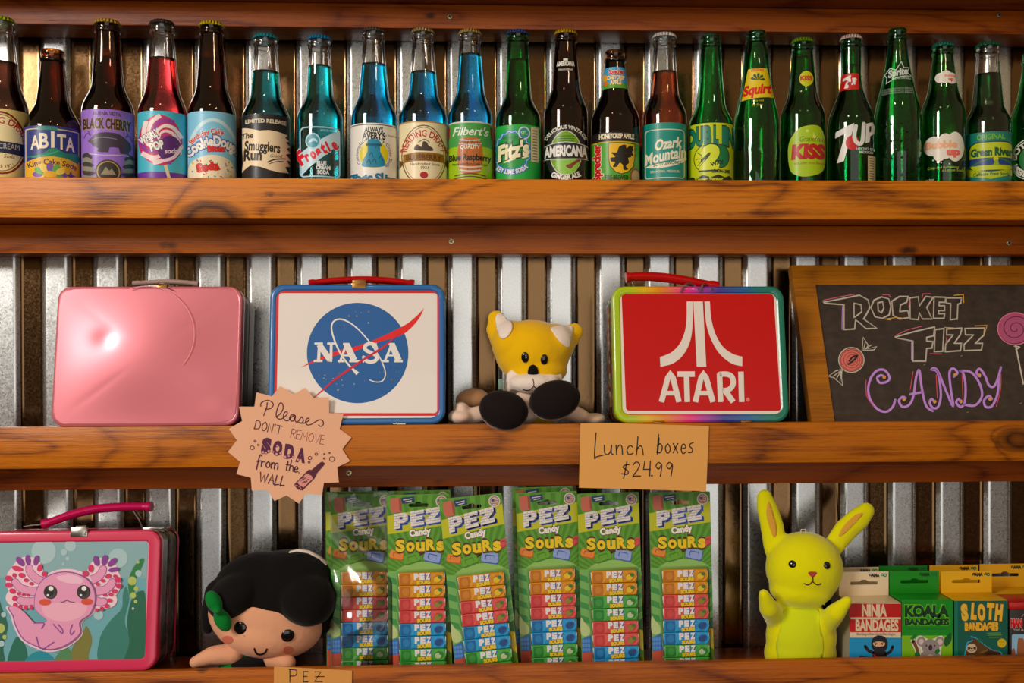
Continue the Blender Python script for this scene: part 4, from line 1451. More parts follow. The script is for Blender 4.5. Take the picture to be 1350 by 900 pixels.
for pts in ([(248, 630), (270, 655), (288, 672), (290, 655), (270, 632)], [(335, 632), (325, 660), (330, 678), (345, 660)], [(172, 690), (185, 735), (200, 740)], [(250, 712), (215, 735), (200, 745)], [(160, 625), (205, 625), (195, 650)]):
    A.stroke(pts, 5, DK)
mb = MB()
A.emit(mb, on_plane(M, .0014, c8))
mb.build('printed_picture', lid, 60)
MAG = principled('magenta_handle', rgb((186, 24, 84)), .35, Coat_Weight=.3)
handle(t, M, [(58, 690.5), (72, 686), (95, 678), (125, 671), (160, 668), (185, 667.5), (200, 667.5)], .0054, MAG, .045,
       wires=([(173, 670, 0), (183, 684, .002), (187, 694, .004)], [(178, 670, 0), (186, 682, .004)], [(60, 691, 0), (45, 692, .002), (31, 694, .004)]))
mb = MB()
p = local(M, 97, 694, .004)
mb.box(p.x - .013, p.x + .009, -.0014, .002, h - .008, h + .0045, STEEL, .0008)
mb.tube([(p.x + .006, -.002, h - .006), (p.x + .009, -.003, h + .002), (p.x + .006, .002, h + .006), (p.x - .008, .004, h + .005)], .001, STEEL, 8)
mb.build('latch', t)
mb = MB()
p = local(M, 190, 695, .045)
mb.box(p.x - .008, p.x + .018, .035, .055, h - .001, h + .0016, STEEL, .0006)
mb.build('handle_bracket', t)

# ------------------------------------------------------------------ handwriting
def mk(*s):
    return s
GLYPH = {
    'D': (.62, mk([(0, 0), (.02, 1)], [(-.05, 1), (.4, .92), (.58, .5), (.42, .1), (-.05, 0)])), 'O': (.6, mk([(.3, 1), (.06, .7), (.06, .3), (.3, 0), (.54, .3), (.54, .7), (.3, 1)])),
    'N': (.52, mk([(0, 0), (0, 1), (.5, 0), (.5, 1)])), "'": (.12, mk([(.06, 1.05), (.02, .8)])), 'T': (.58, mk([(0, 1), (.6, 1)], [(.3, 1), (.3, 0)])),
    'R': (.5, mk([(0, 0), (0, 1)], [(0, 1), (.4, .95), (.48, .75), (.35, .55), (0, .5)], [(.2, .5), (.5, 0)])), 'E': (.45, mk([(.45, 1), (0, 1), (0, 0), (.45, 0)], [(0, .52), (.36, .52)])),
    'M': (.7, mk([(0, 0), (.05, 1), (.35, .35), (.65, 1), (.7, 0)])), 'V': (.55, mk([(0, 1), (.28, 0), (.56, 1)])), 'W': (.85, mk([(0, 1), (.2, 0), (.42, .75), (.62, 0), (.85, 1)])),
    'A': (.56, mk([(0, 0), (.3, 1), (.56, 0)], [(.1, .38), (.46, .38)])), 'L': (.45, mk([(.08, 1), (0, 0), (.12, .02), (.42, .08)])), 'P': (.5, mk([(0, 0), (0, 1)], [(-.04, .98), (.4, .97), (.5, .75), (.38, .52), (.02, .46)])),
    'Z': (.62, mk([(0, 1), (.5, 1), (0, 0), (.6, 0)], [(.05, .5), (.75, .52)])),
    'u': (.5, mk([(0, .5), (.02, .1), (.16, 0), (.32, .15), (.38, .5)], [(.38, .5), (.37, .1), (.48, 0)])), 'n': (.44, mk([(0, .5), (.03, 0)], [(.03, .28), (.16, .5), (.3, .44), (.34, 0)])),
    'c': (.4, mk([(.32, .42), (.18, .5), (.02, .3), (.1, .03), (.34, .08)])), 'h': (.42, mk([(.08, 1), (0, 0)], [(.02, .28), (.18, .5), (.3, .4), (.36, 0)])),
    'b': (.42, mk([(.1, 1), (0, 0)], [(.02, .35), (.2, .5), (.35, .3), (.22, .02), (0, .05)])), 'o': (.42, mk([(.18, .5), (.02, .3), (.1, .03), (.28, .05), (.34, .3), (.18, .5)])),
    'x': (.4, mk([(0, .5), (.32, 0)], [(.32, .5), (0, 0)])), 'e': (.4, mk([(.02, .26), (.32, .32), (.24, .5), (.08, .45), (.03, .18), (.15, 0), (.36, .1)])),
    's': (.36, mk([(.32, .55), (.1, .46), (.08, .34), (.26, .2), (.22, .03), (0, .0)])), 'f': (.36, mk([(.36, .9), (.22, 1), (.14, .7), (.08, -.25)], [(0, .42), (.32, .5)])),
    'r': (.34, mk([(0, .5), (.03, 0)], [(.03, .28), (.14, .48), (.28, .44)])), 'm': (.62, mk([(0, .5), (.02, 0)], [(.02, .3), (.14, .5), (.26, .4), (.28, 0)], [(.28, .3), (.4, .5), (.54, .4), (.56, 0)])),
    't': (.34, mk([(.14, .85), (.1, .1), (.26, 0)], [(0, .54), (.3, .54)])), '.': (.2, mk([(.05, .02), (.08, 0)])), ' ': (.34, ()),
    '$': (.45, mk([(.4, .8), (.18, .78), (.08, .6), (.34, .38), (.3, .16), (.0, .2)], [(.28, 1), (.1, -.12)])), '2': (.5, mk([(.02, .8), (.2, 1), (.4, .85), (.3, .5), (0, .02), (.18, .06), (.46, .04)])),
    '4': (.46, mk([(.08, 1), (.0, .45), (.4, .45)], [(.4, 1), (.36, 0)])), '9': (.46, mk([(.36, .85), (.16, .98), (.02, .72), (.18, .52), (.36, .8), (.34, .4), (.28, 0)])),
}
STRAIGHT = set("NTEMVWAZx'4")
def write(A, s, x, y, h, wid, col, rot=0, sx=1.0, gap=.16, jit=3):
    """Pen strokes from the left end of the base line."""
    c, sn = math.cos(R(rot)), math.sin(R(rot))
    rng = random.Random(len(s) * 7 + int(x))
    u = 0
    for ch in s:
        wd, strokes = GLYPH[ch]
        dz = rng.uniform(-.03, .03)
        for st in strokes:
            pts = []
            for a, b in st:
                X, Y = (u + a * sx) * h, -(b + dz) * h
                pts.append((x + X * c - Y * sn, y + X * sn + Y * c))
            A.stroke(pts, wid, col, sm=0 if ch in STRAIGHT else 5, hold=True)
        u += (wd + gap) * sx

def paper(name, label, cat, outline, f, y, col, art, centre):
    """A paper sign stuck to a shelf lip."""
    c = hit(*f(*centre), y)
    t = thing(name, label, cat, c)
    M = matrix_of(c, (0, 0, 0))
    fn = on_plane(M, 0, f)
    P_ = [fn(x, yy, 0) for x, yy in outline]
    mb = MB()
    mb.plate([[(p[0], p[2]) for p in P_]], 0, .0004, principled('paper_%d_%d_%d' % col, rgb(col), .75))
    mb.build('paper', t)
    A = Art(.6)
    art(A)
    mb = MB()
    A.emit(mb, fn, eps=.00001, base=.00004)
    mb.build('handwriting', t)
    return t

INK = (84, 22, 44)
def art_burst(A):
    A.stroke([(330, 162), (325, 200), (305, 252)], 8, INK)
    A.stroke([(285, 188), (288, 165), (318, 148), (350, 150), (372, 172), (362, 197), (338, 207), (320, 205)], 8, INK)
    A.stroke([(392, 262), (420, 240), (440, 205), (437, 172), (420, 165), (402, 200), (392, 245), (402, 272), (428, 276), (452, 260), (470, 240), (466, 225), (450, 232), (442, 260), (455, 285), (478, 286), (500, 262), (522, 250), (500, 248), (486, 270), (497, 290), (515, 285), (527, 255), (524, 285), (540, 298), (562, 270), (572, 262), (582, 288), (568, 305), (550, 300), (578, 306), (600, 300), (620, 285), (620, 270), (604, 276), (598, 300), (612, 318), (640, 312), (662, 298), (690, 283), (714, 286), (722, 310), (706, 328), (688, 318)], 8, INK)
    write(A, "DON'T", 240, 345, 62, 7, INK, 13, 1.0, .14)
    write(A, 'REMOVE', 492, 405, 62, 5.5, (150, 66, 66), 12, .96, .14)
    for ch, x, y, h in (('S', 318, 505, 88), ('O', 396, 522, 84), ('D', 478, 545, 84), ('A', 560, 570, 84)):
        A.text(ch, x, y, h, (84, 22, 60), w=68, rot=8, bold=.09)
    for x, y, r in ((300, 508, 13), (322, 512, 10), (340, 500, 12), (372, 505, 9), (395, 520, 12), (422, 515, 10), (455, 540, 12), (480, 535, 9), (510, 540, 10), (545, 560, 12), (400, 462, 10)):
        A.ell(x, y, r, r, (84, 22, 60))
        A.ell(x, y, r * .7, r * .7, (222, 150, 140))
    for x, y, r in ((225, 476, 14), (245, 430, 7), (268, 457, 6), (628, 548, 12), (622, 577, 7), (672, 521, 9), (728, 551, 6), (765, 512, 4), (728, 520, 4), (782, 555, 18)):
        A.ring(x, y, r, r * .9, 5, INK)
    write(A, 'from', 252, 604, 84, 8, INK, 9, 1.0, .04)
    write(A, 'the.', 455, 634, 76, 7.5, INK, 9, 1.0, .02)
    write(A, 'WALL', 272, 712, 66, 8, INK, 10, 1.0, .14)
    A.poly([(515, 735), (602, 645), (620, 628), (640, 630), (700, 578), (716, 572), (735, 588), (680, 650), (660, 690), (575, 775), (545, 768)], INK)
    A.poly([(540, 718), (605, 655), (640, 672), (650, 690), (585, 752), (560, 742)], (222, 150, 140))
    A.stroke([(522, 735), (555, 748), (570, 768)], 4, (222, 150, 140))
    for x, y in ((575, 700), (592, 690), (600, 715), (585, 715), (610, 700), (580, 685)):
        A.stroke([(x - 9, y + 5), (x + 8, y - 4)], 6, INK)

BURST = [(255, 90), (362, 118), (420, 45), (515, 103), (595, 58), (655, 130), (760, 125), (762, 235), (862, 240), (835, 345), (917, 405), (853, 485), (908, 570), (818, 612), (830, 718), (725, 722), (712, 808), (600, 798), (550, 866), (465, 808), (380, 848), (330, 770), (222, 775), (215, 685), (115, 660), (140, 575), (55, 505), (118, 425), (62, 345), (155, 290), (133, 190), (240, 190)]
paper('paper_sign', 'orange starburst paper sign asking people to leave the soda on the wall', 'sign', BURST, crop(290, 500, .1889), -.0022, (246, 184, 152), art_burst, (485, 460))

def art_price(A):
    K = (44, 30, 26)
    write(A, 'L', 268, 447, 195, 10, K, 0, .85)
    write(A, 'unch', 348, 425, 150, 10, K, 0, 1.02, .12)
    write(A, 'boxes', 775, 412, 150, 10, K, 0, .80, .12)
    A.stroke([(792, 290), (778, 420)], 9, K, hold=True)
    write(A, '$', 490, 600, 120, 10, K, 0, 1.2)
    write(A, '24', 578, 600, 120, 10, K, 0, 1.15, .13)
    A.ell(733, 594, 9, 8, K, hold=True)
    write(A, '99', 764, 596, 114, 10, K, 0, 1.15, .2)
paper('price_card', 'tan paper card with a handwritten lunch box price on the middle shelf edge', 'sign', [(155, 172), (420, 170), (1195, 192), (1172, 720), (600, 703), (143, 692)], crop(740, 530, .16296), -.0022, (232, 172, 106), art_price, (660, 440))
def art_candy_card(A):
    K = (50, 34, 30)
    write(A, 'P', 652, 896, 72, 6, K, 0, 1.1)
    write(A, 'E', 728, 893, 58, 6, K, 0, 1.0)
    write(A, 'Z', 792, 893, 55, 6, K, 0, 1.3)
paper('name_card', 'small tan card with three handwritten letters on the bottom shelf lip', 'sign', [(562, 806), (1003, 830), (1000, 1010), (560, 1000)], crop(230, 690, .2334), -.0022, (220, 158, 96), art_candy_card, (780, 900))

# ------------------------------------------------------------------ chalkboard
cc = crop(1030, 330, .27778)
LEAN = 21.5
base = hit(1070, 560, .030)
loc, rot = (base.x, .0150, B2 + .0008), (-R(LEAN), 0, 0)
M = matrix_of(loc, rot)
fn = on_plane(M, 0)
tl = fn(1045, 349.5, 0)
bl = fn(1068, 555, 0)
top = tl[2]
x_l = (tl[0] + bl[0]) / 2
x_r = fn(1402, 450, 0)[0]
inner_l = (fn(1077, 375, 0)[0] + fn(1098, 553, 0)[0]) / 2 - x_l
inner_t = top - fn(1077, 375, 0)[2]
t = thing('chalkboard', 'wood framed chalkboard with candy shop lettering in chalk, leaning on the middle shelf', 'chalkboard', loc, rot)
OAK = wood('oak_frame', (170, 108, 44), (124, 74, 30), 11, bands=5, small=.0)
mb = MB()
fw, ft = inner_l, .016
for loops in ([(x_l, 0), (x_l + fw, fw), (x_l + fw, top - inner_t), (x_l, top)], [(x_r, 0), (x_r, top), (x_r - fw, top - inner_t), (x_r - fw, fw)],
              [(x_l, top), (x_l + fw, top - inner_t), (x_r - fw, top - inner_t), (x_r, top)], [(x_l, 0), (x_r, 0), (x_r - fw, fw), (x_l + fw, fw)]):
    mb.plate([loops], 0, ft, OAK)
mb.build('frame', t)
SLATE = principled('chalk_slate', rgb((52, 42, 36)), .55)
N, L = nodes_of(SLATE)
nz = N.new('ShaderNodeTexNoise')
nz.inputs['Scale'].default_value = 22
nz.inputs['Detail'].default_value = 5
rp_ = N.new('ShaderNodeValToRGB')
rp_.color_ramp.elements[0].position, rp_.color_ramp.elements[0].color = .35, rgb((46, 37, 32))
rp_.color_ramp.elements[1].position, rp_.color_ramp.elements[1].color = .7, rgb((64, 53, 46))
L.new(nz.outputs[0], rp_.inputs[0])
L.new(rp_.outputs[0], N['Principled BSDF'].inputs['Base Color'])
mb = MB()
mb.box(x_l + fw * .6, x_r - fw * .6, .003, ft - .002, fw * .6, top - inner_t * .6, SLATE)
board = mb.build('slate', t)
A = Art(.9)
CH, PKC, YC, VI = (206, 196, 180), (214, 110, 130), (222, 170, 90), (196, 146, 222)
for pts in ([(200, 245), (300, 226), (370, 212), (412, 235), (420, 270), (405, 300), (390, 325), (452, 368), (402, 371), (368, 340), (352, 330), (348, 372), (298, 375), (298, 258), (205, 250)], [(345, 250), (345, 318), (382, 290), (378, 258)],
            [(425, 270), (440, 235), (475, 220), (510, 230), (520, 265), (512, 305), (480, 322), (445, 315)], [(458, 248), (480, 243), (487, 272), (475, 296), (460, 285)],
            [(525, 240), (560, 218), (602, 218), (595, 245), (566, 258), (562, 290), (600, 285), (608, 318), (560, 325), (530, 308)],
            [(610, 225), (650, 220), (655, 262), (685, 218), (720, 222), (690, 270), (715, 325), (670, 325), (655, 295), (650, 328), (612, 325)],
            [(725, 220), (780, 222), (778, 246), (750, 245), (748, 262), (775, 262), (775, 285), (748, 285), (745, 300), (775, 300), (772, 322), (722, 322)],
            [(782, 225), (855, 225), (852, 250), (838, 255), (835, 325), (802, 328), (804, 252), (784, 250)],
            [(540, 410), (625, 386), (728, 362), (722, 405), (690, 412), (690, 430), (720, 432), (715, 462), (690, 465), (685, 525), (625, 525), (625, 430), (545, 415)],
            [(730, 375), (772, 370), (766, 478), (726, 480)],
            [(785, 372), (857, 368), (850, 398), (820, 440), (855, 440), (850, 475), (778, 480), (780, 445), (815, 400), (785, 400)],
            [(872, 370), (965, 368), (962, 400), (920, 440), (955, 440), (950, 472), (868, 475), (868, 445), (912, 400), (874, 400)]):
    A.stroke(pts, 5.6, CH, closed=True, sm=0, hold=True)
    A.stroke([(x + 2, y + 2.5) for x, y in pts], 2.5, CH, closed=True, sm=0, hold=True)
for pts, c in (([(200, 236), (290, 218), (345, 208)], PKC), ([(290, 265), (288, 375)], VI), ([(480, 210), (510, 210), (520, 222)], PKC), ([(492, 326), (520, 322), (545, 318), (580, 322)], YC), ([(668, 224), (672, 206), (708, 205)], PKC), ([(818, 213), (864, 210), (866, 248)], YC),
               ([(540, 404), (600, 376), (666, 360)], PKC), ([(618, 430), (618, 520)], VI), ([(706, 490), (760, 491)], PKC), ([(775, 365), (820, 368)], YC), ([(918, 358), (976, 356), (962, 405)], YC), ([(785, 410), (782, 440)], PKC), ([(612, 232), (604, 270)], PKC), ([(500, 328), (520, 330)], YC)):
    A.stroke(pts, 3.5, c, sm=0)
for pts in ([(488, 598), (472, 592), (455, 605), (468, 628), (503, 622), (513, 600), (490, 568), (455, 570), (425, 605), (412, 660), (425, 715), (460, 755), (500, 765), (530, 740), (540, 708)],
            [(590, 700), (575, 695), (558, 714), (575, 742), (607, 732), (627, 690), (640, 600), (655, 570), (666, 650), (686, 735), (718, 762)], [(612, 682), (672, 672)],
            [(728, 722), (714, 705), (704, 722), (720, 748), (745, 740), (757, 680), (742, 580), (712, 565), (738, 566), (775, 650), (815, 740), (803, 650), (798, 580), (815, 560), (836, 580), (818, 600)],
            [(852, 722), (842, 705), (830, 722), (850, 742), (870, 722), (874, 640), (862, 580), (845, 572), (900, 578), (940, 630), (952, 690), (920, 735), (868, 732)],
            [(942, 598), (926, 580), (942, 562), (968, 598), (985, 640), (1010, 645), (1030, 600), (1042, 555)], [(1032, 600), (1026, 680), (1000, 738), (970, 742), (962, 712), (985, 690), (1000, 706)]):
    A.stroke(pts, 11, VI)
for pts in ([(402, 615), (405, 690), (440, 742)], [(625, 575), (612, 660)], [(735, 590), (740, 700)], [(858, 590), (862, 715)], [(1042, 585), (1040, 660), (1020, 740)]):
    A.stroke(pts, 3.5, (222, 90, 110))
for x, y in ((488, 602), (582, 708), (728, 718), (852, 716), (940, 592), (990, 706), (825, 590)):
    A.ell(x, y, 8, 8, (220, 160, 100))
A.ell(332, 520, 55, 54, (214, 120, 110))
for k in range(4):
    A.ring(332 + 2 * k, 520, 50 - 12 * k, 49 - 12 * k, 3, (150, 70, 66))
A.stroke([(318, 540), (345, 520), (360, 500), (340, 505), (322, 525)], 9, (52, 42, 36))
A.ring(332, 520, 60, 59, 4.5, CH)
for pts in ([(383, 475), (388, 412), (412, 450), (400, 470), (452, 456), (440, 472), (385, 476)], [(390, 470), (400, 430)], [(395, 470), (425, 450)],
            [(285, 565), (258, 572), (222, 598), (250, 605), (290, 642), (285, 600), (288, 568)], [(282, 572), (245, 598)], [(284, 575), (278, 620)], [(283, 572), (262, 608)]):
    A.stroke(pts, 4, CH, sm=0)
A.ell(1110, 372, 84, 76, (176, 88, 120))
A.stroke([(1110 + (6 + 2.15 * k) * math.cos(k * .42), 372 + (6 + 1.95 * k) * math.sin(k * .42)) for k in range(37)], 4.5, (92, 46, 66), sm=2)
A.ring(1110, 372, 84, 76, 4, (222, 130, 160))
A.stroke([(1112, 452), (1125, 520), (1148, 634)], 7, CH)
A.stroke([(1105, 455), (1130, 460), (1112, 470)], 6, CH)
for x, y in ((675, 545), (850, 503), (880, 770), (1132, 728)):
    A.stroke([(x, y), (x + 8, y - 4)], 3, (150, 140, 128), sm=0)
mb = MB()
A.emit(mb, on_plane(M, .003, cc), eps=.000012)
mb.build('chalk_drawing', board)

# ------------------------------------------------------------------ plush toys
def plush_mat(name, c, fuzz=.5):
    m = principled(name, rgb(c), .95, Sheen_Weight=fuzz, Sheen_Roughness=.4)
    m.node_tree.nodes['Principled BSDF'].inputs['Specular IOR Level'].default_value = .15
    N, L = nodes_of(m)
    tc = N.new('ShaderNodeTexCoord')
    n = N.new('ShaderNodeTexNoise')
    n.inputs['Scale'].default_value = 900
    n.inputs['Detail'].default_value = 3
    L.new(tc.outputs['Object'], n.inputs['Vector'])
    n2 = N.new('ShaderNodeTexNoise')
    n2.inputs['Scale'].default_value = 70
    L.new(tc.outputs['Object'], n2.inputs['Vector'])
    b2 = N.new('ShaderNodeBump')
    b2.inputs['Strength'].default_value = .35
    b2.inputs['Distance'].default_value = .003
    L.new(n2.outputs[0], b2.inputs['Height'])
    b = N.new('ShaderNodeBump')
    b.inputs['Strength'].default_value = .5
    b.inputs['Distance'].default_value = .0008
    L.new(n.outputs[0], b.inputs['Height'])
    L.new(b2.outputs[0], b.inputs['Normal'])
    L.new(b.outputs[0], N['Principled BSDF'].inputs['Normal'])
    return m

class Soft:
    """Soft stuffed shapes merged into one continuous skin. Places are photo-crop points at a depth."""
    def __init__(self, f, scale, origin):
        self.f, self.s, self.o, self.mb = f, scale, Vector(origin), MB()
        self.any = principled('stuffing', (.5, .5, .5, 1), .9)
    def at(self, x, y, d):
        return hit(*self.f(x, y), d) - self.o
    def m(self, n, d):
        return n * self.s * (d + 1.31) / F_PX
    def ell(self, x, y, d, rx, rz, ry, rot=0):
        """rx and rz in crop pixels, ry (depth) in metres; rot turns clockwise in the picture."""
        c = self.at(x, y, d)
        self.mb.ball(c, (self.m(rx, d), ry, self.m(rz, d)), self.any, 16, Matrix.Rotation(R(rot), 4, 'Y'))
        return self
    def limb(self, pts, flat=1.0):
        """pts: (x, y, depth, radius in crop pixels)"""
        out = []
        for (x, y, d, r), (x2, y2, d2, r2) in zip(pts, pts[1:]):
            for k in range(6):
                t = k / 6
                out.append((x + (x2 - x) * t, y + (y2 - y) * t, d + (d2 - d) * t, r + (r2 - r) * t))
        out.append(pts[-1])
        P_ = [self.at(x, y, d) for x, y, d, r in out]
        rr = [self.m(r, d) for x, y, d, r in out]
        self.mb.tube(P_, rr, self.any, 16, flat=flat)
        for i in (0, -1):
            self.mb.ball(P_[i], (rr[i], rr[i] * flat, rr[i]), self.any, 10)
        return self
    def build(self, name, parent, mat, voxel=.0028, smooth=8):
        tmp = self.mb.build('stuffing', None)
        rm = tmp.modifiers.new('skin', 'REMESH')
        rm.mode = 'VOXEL'
        rm.voxel_size = voxel
        sm = tmp.modifiers.new('soft', 'SMOOTH')
        sm.factor = .5
        sm.iterations = smooth
        dg = bpy.context.evaluated_depsgraph_get()
        me = bpy.data.meshes.new_from_object(tmp.evaluated_get(dg))
        bpy.data.objects.remove(tmp)
        me.name = name
        me.materials.clear()
        me.materials.append(mat)
        me.polygons.foreach_set('material_index', [0] * len(me.polygons))
        me.polygons.foreach_set('use_smooth', [True] * len(me.polygons))
        o = bpy.data.objects.new(name, me)
        COL.objects.link(o)
        o.parent = parent
        return o

def bvh_of(*objs):
    vs, fs = [], []
    for o in objs:
        n = len(vs)
        vs += [v.co.copy() for v in o.data.vertices]
        fs += [tuple(i + n for i in p.vertices) for p in o.data.polygons]
    return BVHTree.FromPolygons(vs, fs)

def felt(name, parent, bvh, f, origin, art, step, thick=.0008):
    """Cloth or stitching laid on the skin of a plush."""
    o = Vector(origin)
    Rm = CAM_ROT.to_3x3()
    last = [Vector((0, 0, 0)), Vector((0, -1, 0))]
    def fn(x, y, lift):
        px, py = f(x, y)
        d = (Rm @ Vector(((px - 675) / F_PX, -(py - 450) / F_PX, -1))).normalized()
        h, n, _, _ = bvh.ray_cast(CAM_LOC - o, d)
        if h is None:
            h, n, _, _ = bvh.find_nearest(CAM_LOC - o + d * 1.36)
        if n.dot(d) > 0:
            n = -n
        return tuple(h + n * (thick + lift))
    xs = [v[0] for s in art.shapes for v in s[0]]
    ys = [v[1] for s in art.shapes for v in s[0]]
    mb = MB()
    art.emit(mb, fn, list(np.arange(min(xs), max(xs), step)), grid=list(np.arange(min(ys), max(ys), step)), eps=.0001, base=0)
    ob = mb.build(name, parent, 60)
    so = ob.modifiers.new('cloth', 'SOLIDIFY')
    so.thickness = thick
    so.offset = -1
    return ob

def bead(name, parent, bvh, f, origin, x, y, r, mat, flat=.55, rz=None, glint=True):
    o = Vector(origin)
    px, py = f(x, y)
    d = (CAM_ROT.to_3x3() @ Vector(((px - 675) / F_PX, -(py - 450) / F_PX, -1))).normalized()
    h, n, _, _ = bvh.ray_cast(CAM_LOC - o, d)
    if h is None:
        h, n, _, _ = bvh.find_nearest(CAM_LOC - o + d * 1.36)
    if n.dot(d) > 0:
        n = -n
    q = n.to_track_quat('Y', 'Z').to_matrix().to_4x4()
    mb = MB()
    mb.ball(h, (r, r * flat, rz or r), mat, 14, q)
    return mb.build(name, parent, 80)

BEAD = principled('black_bead', rgb((16, 14, 16)), .12, Coat_Weight=.6)

# -- yellow and white fox
f3 = crop(570, 380, .2444)
o = hit(703, 562, .062)
o.z = B2 + .001
t = thing('fox_plush', 'yellow and white fox plush sitting with its dark soles forward, between two lunch boxes', 'plush toy', o)
YEL = plush_mat('yellow_plush', (253, 190, 30))
PALE = plush_mat('cream_plush', (236, 208, 190))
TANP = plush_mat('tan_plush', (206, 164, 130))
WHT = plush_mat('white_plush', (244, 226, 214))
SOLE = plush_mat('dark_sole_felt', (26, 20, 20), .1)
S = Soft(f3, .2444, o)
S.ell(540, 345, .060, 205, 178, .042, 4).ell(430, 300, .062, 112, 130, .036, -10).ell(660, 300, .062, 110, 112, .034, 18).ell(560, 440, .054, 170, 92, .036)
S.limb([(400, 300, .062, 82), (356, 215, .064, 70), (345, 165, .066, 50)], .6)
S.limb([(690, 290, .062, 74), (745, 252, .064, 66), (768, 234, .066, 50)], .6)
S.ell(570, 640, .066, 120, 120, .036)
body = S.build('body', t, YEL, smooth=7)
b0 = bvh_of(body)
A = Art(.95)
A.blob([(352, 140), (385, 142), (428, 190), (430, 225), (405, 262), (372, 270), (350, 215), (340, 165)], WHT)
felt('inner_ear', t, b0, f3, o, A, 14)
A = Art(.95)
A.blob([(640, 215), (690, 203), (758, 208), (752, 250), (742, 300), (730, 318), (690, 290), (655, 245)], WHT)
felt('inner_ear', t, b0, f3, o, A, 14)
S = Soft(f3, .2444, o)
S.ell(545, 510, .026, 128, 56, .022).ell(480, 508, .030, 70, 46, .02).ell(620, 502, .030, 70, 46, .02)
S.limb([(440, 480, .034, 44), (412, 535, .030, 24), (404, 556, .029, 12)], .6)
S.limb([(665, 470, .034, 36), (690, 520, .032, 20)], .6)
muzzle = S.build('muzzle', t, WHT, .0022, 5)
b1 = bvh_of(body, muzzle)
bead('nose', t, b1, f3, o, 543, 455, .0072, plush_mat('black_felt', (20, 17, 18), .1), .8, .0112)
A = Art(.95)
A.stroke([(543, 490), (546, 525), (520, 548), (490, 545)], 4, plush_mat('stitching', (60, 40, 40), 0))
A.stroke([(546, 525), (572, 546), (600, 540)], 4, plush_mat('stitching', (60, 40, 40), 0))
felt('mouth_stitch', t, b1, f3, o, A, 10, .0005)
for x, y in ((500, 372), (604, 384)):
    bead('eye', t, b1, f3, o, x, y, .0052, BEAD, .5, .0074)
S = Soft(f3, .2444, o)
S.ell(500, 640, .038, 90, 90, .022)
S.build('chest', t, PALE, .0024, 5)
S = Soft(f3, .2444, o)
S.limb([(430, 640, .052, 50), (300, 670, .040, 48), (200, 690, .034, 46)]).ell(150, 690, .030, 66, 40, .020).ell(160, 640, .034, 40, 26, .014, 20)
S.build('arm', t, PALE, .0024, 5)
S = Soft(f3, .2444, o)
S.limb([(700, 650, .056, 50), (800, 690, .044, 44)]).ell(872, 704, .040, 62, 32, .018, -6)
S.build('arm', t, PALE, .0024, 5)
S = Soft(f3, .2444, o)
S.ell(215, 600, .080, 92, 62, .026, -8)
S.ell(290, 620, .080, 60, 50, .02)
S.build('tail', t, TANP, .0026, 6)
for (x, y, rx, ry, rot) in ((385, 655, 134, 104, 12), (660, 600, 140, 104, -14)):
    S = Soft(f3, .2444, o)
    d0 = -.012
    S.ell(x, y + 4, d0 + .014, rx * 1.0, ry * 1.04, .022, rot).limb([(x, y, .010, 70), (x + (545 - x) * .45, y + 10, .050, 66)])
    ft = S.build('foot', t, plush_mat('maroon_shoe_felt', (110, 66, 58)), .0024, 5)
    bf = bvh_of(ft)
    A = Art(.95)
    A.ell(x, y, rx * .97, ry * .96, SOLE, rot=rot, n=40)
    felt('sole', ft, bf, f3, o, A, 14, .001)
S = Soft(f3, .2444, o)
mb = MB()
p = hit(*f3(366, 505), .02) - o
mb.box(p.x - .003, p.x + .003, p.y - .0006, p.y + .0006, p.z - .010, p.z + .004, ink((120, 150, 130)), .0005, M=None)
mb.build('sewn_tag', t)

# -- black haired rag doll
f1 = crop(230, 690, .2334)
o = hit(357, 880, .060)
o.z = B3 + .001
t = thing('rag_doll', 'black haired rag doll in a green dress slumped beside the candy packs', 'plush toy', o)
SKIN = plush_mat('skin_plush', (228, 170, 138), .2)
HAIR = plush_mat('black_plush', (17, 15, 15), .12)
GRN = plush_mat('green_plush', (30, 120, 58), .2)
S = Soft(f1, .2334, o)
S.ell(520, 520, .064, 330, 236, .046, 14)
S.ell(500, 600, .060, 250, 150, .044, 10)
head = S.build('head', t, SKIN, .0028, 6)
S = Soft(f1, .2334, o)
S.ell(560, 385, .070, 330, 222, .050, 10).ell(640, 330, .070, 260, 180, .050)
S.ell(350, 400, .046, 172, 120, .040, -34)
S.ell(745, 420, .046, 168, 150, .042, 28)
S.limb([(260, 400, .064, 90), (200, 510, .068, 54), (188, 590, .070, 34)])
S.limb([(850, 400, .064, 80), (862, 520, .066, 62), (820, 610, .068, 40)])
hair = S.build('hair', t, HAIR, .0028, 5)
bh = bvh_of(head)
for x, y in ((372, 588), (640, 632)):
    e_ = bead('button_eye', t, bh, f1, o, x, y, .0088, BEAD, .32)
A = Art(.95)
A.stroke([(452, 705), (462, 730), (485, 738), (510, 728), (522, 708)], 9, plush_mat('black_stitch', (30, 20, 20), 0))
felt('mouth_stitch', t, bh, f1, o, A, 12, .0006)
for x, y in ((300, 655), (640, 712)):
    A = Art(.95)
    A.ell(x, y, 32, 22, plush_mat('blush_felt', (206, 120, 98), .2))
    felt('cheek', t, bh, f1, o, A, 10, .0005)
bw = bvh_of(head, hair)
S = Soft(f1, .2334, o)
p = f1(248, 470)
S.ell(222, 440, .004, 66, 42, .010, 62).ell(272, 545, .008, 70, 44, .010, 62).ell(246, 490, .000, 26, 22, .009)
S.build('bow', t, GRN, .002, 3)
S = Soft(f1, .2334, o)
S.ell(400, 830, .062, 150, 120, .032)
S.build('dress', t, GRN, .0028, 5)
S = Soft(f1, .2334, o)
S.ell(430, 772, .060, 124, 46, .034)
S.build('collar', t, HAIR, .0028, 5)
S = Soft(f1, .2334, o)
